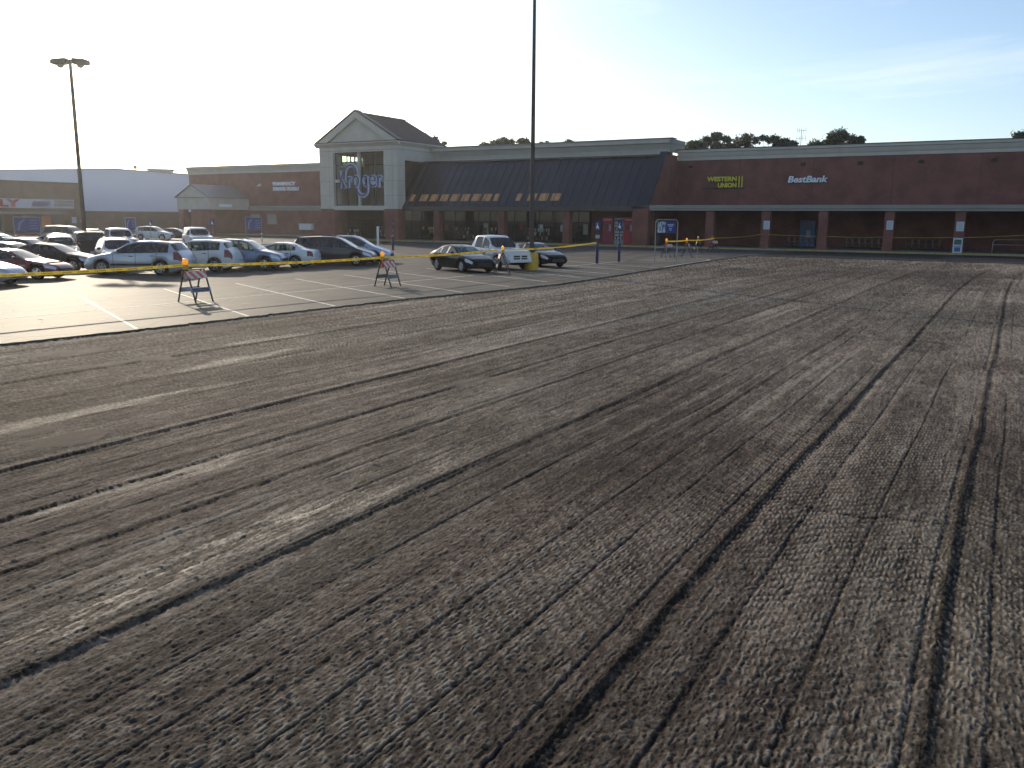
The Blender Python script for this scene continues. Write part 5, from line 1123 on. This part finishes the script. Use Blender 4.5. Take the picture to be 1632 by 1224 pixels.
# carts parked in the arcade, benches of goods in front of the windows
def make_cart():
    o = thing('shopping_cart', 'cart', 'shopping cart', (0, 0, 0), 0, 'shopping carts lined up in the arcade')
    bx = [((-.25,-.45,.55),(.25,-.45,.55)), ((-.28,.45,.5),(.28,.45,.5)), ((-.25,-.45,.55),(-.28,.45,.5)), ((.25,-.45,.55),(.28,.45,.5)), ((-.28,-.5,.95),(.28,-.5,.95)), ((-.31,.5,1.0),(.31,.5,1.0)), ((-.28,-.5,.95),(-.31,.5,1.0)), ((.28,-.5,.95),(.31,.5,1.0))]
    for i in range(5):
        t = i/4; bx += [((-.25-.03*t,-.45+.9*t,.55-.05*t),(-.28-.03*t,-.5+t,.95+.05*t)), ((.25+.03*t,-.45+.9*t,.55-.05*t),(.28+.03*t,-.5+t,.95+.05*t))]
    tubes('basket', bx, .012, STEEL, o); tubes('frame', [((-.24,-.45,.12),(.24,-.45,.12)), ((-.28,.45,.5),(-.31,.5,1.0)), ((.28,.45,.5),(.31,.5,1.0)), ((-.24,-.45,.12),(-.26,.45,.14)), ((.24,-.45,.12),(.26,.45,.14)), ((-.26,.45,.14),(-.28,.45,.5)), ((.26,.45,.14),(.28,.45,.5)), ((-.31,.5,1.0),(-.3,.68,1.08)), ((.31,.5,1.0),(.3,.68,1.08))], .016, STEEL, o)
    tubes('handle', [((-.3,.68,1.08),(.3,.68,1.08))], .022, REDM, o)
    for x in (-.24, .24):
        for y in (-.42, .42): m = MB(); m.cyl((x-.015, y, .06), (x+.015, y, .06), .06, None, 10); m.build('wheel', BLACK, o)
    return o
C0 = make_cart(); k = 0
for (bx_, by_, n_, wh) in ((-20.6, 94.6, 5, 'left of the blue drinks machine'), (-14.8, 94.8, 6, 'right of the blue drinks machine'), (-9.2, 94.7, 5, 'in the bay left of the standing sign')):
    for i in range(n_):
        o = C0 if k == 0 else copy_tree(C0); k += 1
        o.location = (bx_+i*.62, by_+random.uniform(-.15, .15), .145); o.rotation_euler = (0, 0, R(90+random.uniform(-6, 6)) if False else R(random.uniform(-6, 6)))
        o['label'] = 'dim shopping cart in the row '+wh; o['group'] = 'shopping carts '+wh
def rack(label, x, y, wd, cols, seed, short):
    rs = random.Random(seed); o = thing('display_rack', label, 'display rack', (x, y, .145), 0, 'goods racks outside the store windows')
    for z in (.25, .75, 1.2):
        m = MB(); m.box(-wd/2, wd/2, -.35+z*.15, .35, z, z+.04); m.build('shelf', POLE, o)
    for xx in (-wd/2+.03, wd/2-.03): m = MB(); m.box(xx-.03, xx+.03, .3, .36, 0, 1.7); m.build('upright', POLE, o)
    for z in (.29, .79, 1.24):
        xx = -wd/2+.14
        while xx < wd/2-.2:
            ci = rs.randrange(len(cols)); nm, c = cols[ci]; r0 = rs.uniform(.08, .15)
            if rs.random() < .75:
                m = MB(); m.lathe([(.001, 0), (r0*.7, .0), (r0*.8, .16), (r0*1.2, .22), (r0*.9, .36), (.001, .40)], (0, 0, 0), 'z', 8)
                g_ = m.build(nm, c, None, loc=(x+xx, y+rs.uniform(-.12, .15), .145+z)); tag(g_, '%s on the %s' % (nm.replace('_', ' '), short), 'goods', '%s on the %s' % (nm.replace('_', ' '), short))
            xx += rs.uniform(.24, .42)
GC = [('potted_plant', mat('goods_green', (.05, .09, .03), .7, var=.4, scale=9)), ('red_pack', mat('goods_red', (.22, .04, .03), .6, var=.4, scale=9)), ('pale_pack', mat('goods_pale', (.35, .33, .28), .6, var=.4, scale=9)), ('yellow_pot', mat('goods_yellow', (.45, .34, .03), .6))]
rack('rack of potted plants and a yellow pot under the left end of the dark canopy', -64.4, 90.6, 3.2, [GC[0], GC[0], GC[3], GC[2]], 1, 'rack under the left end of the canopy')
rack('rack of mixed goods under the canopy just right of its leftmost column', -59.3, 90.7, 2.8, [GC[0], GC[1], GC[2]], 2, 'rack right of the leftmost canopy column')
rack('rack of red goods under the canopy left of its middle column', -55.2, 90.7, 3.0, [GC[1], GC[2], GC[0]], 3, 'rack left of the middle canopy column')
rack('rack of pale goods under the canopy hidden partly by the white pickup', -48.8, 90.6, 3.2, [GC[2], GC[1]], 4, 'rack behind the white pickup')
rack('rack of red packs in front of the rightmost store window', -44.9, 90.4, 1.2, [GC[1], GC[1], GC[2]], 5, 'rack at the rightmost store window')
rack('rack of goods inside the tower entrance, left side', -76.6, 90.4, 2.6, [GC[2], GC[0]], 6, 'left rack in the tower entrance')
rack('rack of goods inside the tower entrance, right side', -71.4, 90.4, 2.6, [GC[2], GC[1]], 7, 'right rack in the tower entrance')
o = thing('utility_cabinet', 'white utility box on the brick wall just left of the tower', 'utility box', (-96.8, 102.6, .9))
m = MB(); m.box(-1.3, 1.3, -.3, .39, 0, .9); m.build('cabinet', WHITE, o, bevel=.02); m = MB(); m.box(-1.35, 1.35, -.36, .39, .902, .97); m.build('lid', WHITE, o)
o = thing('wall_light', 'small floodlight on the brick wall left of the pharmacy lettering', 'floodlight', (-106.6, 102.98, 7.75))
m = MB(); m.box(-.05, .05, -.35, 0, -.05, .05); m.build('arm', WHITE, o); m = MB(); m.prism([(-.35, -.1), (.35, .1), (.2, .35), (-.3, .1)], -.55, -.3, 'xz'); m.build('head', WHITE, o)

# ------------------------------------------------------------------ added haze volume, stands in for the veil of lens glare
hz = MB(); hz.box(-720, 720, -720, 720, -1.3, 22.5)
hm = bpy.data.materials.new('added_veil_haze'); hm.use_nodes = True; nt = hm.node_tree; nt.nodes.remove(nt.nodes['Principled BSDF'])
pv = nt.nodes.new('ShaderNodeVolumePrincipled'); pv.inputs['Color'].default_value = (.95, .95, .97, 1); pv.inputs['Density'].default_value = .00026; pv.inputs['Anisotropy'].default_value = .78
nt.links.new(pv.outputs[0], nt.nodes['Material Output'].inputs['Volume'])
o = hz.build('haze', hm); o['kind'] = 'stuff'
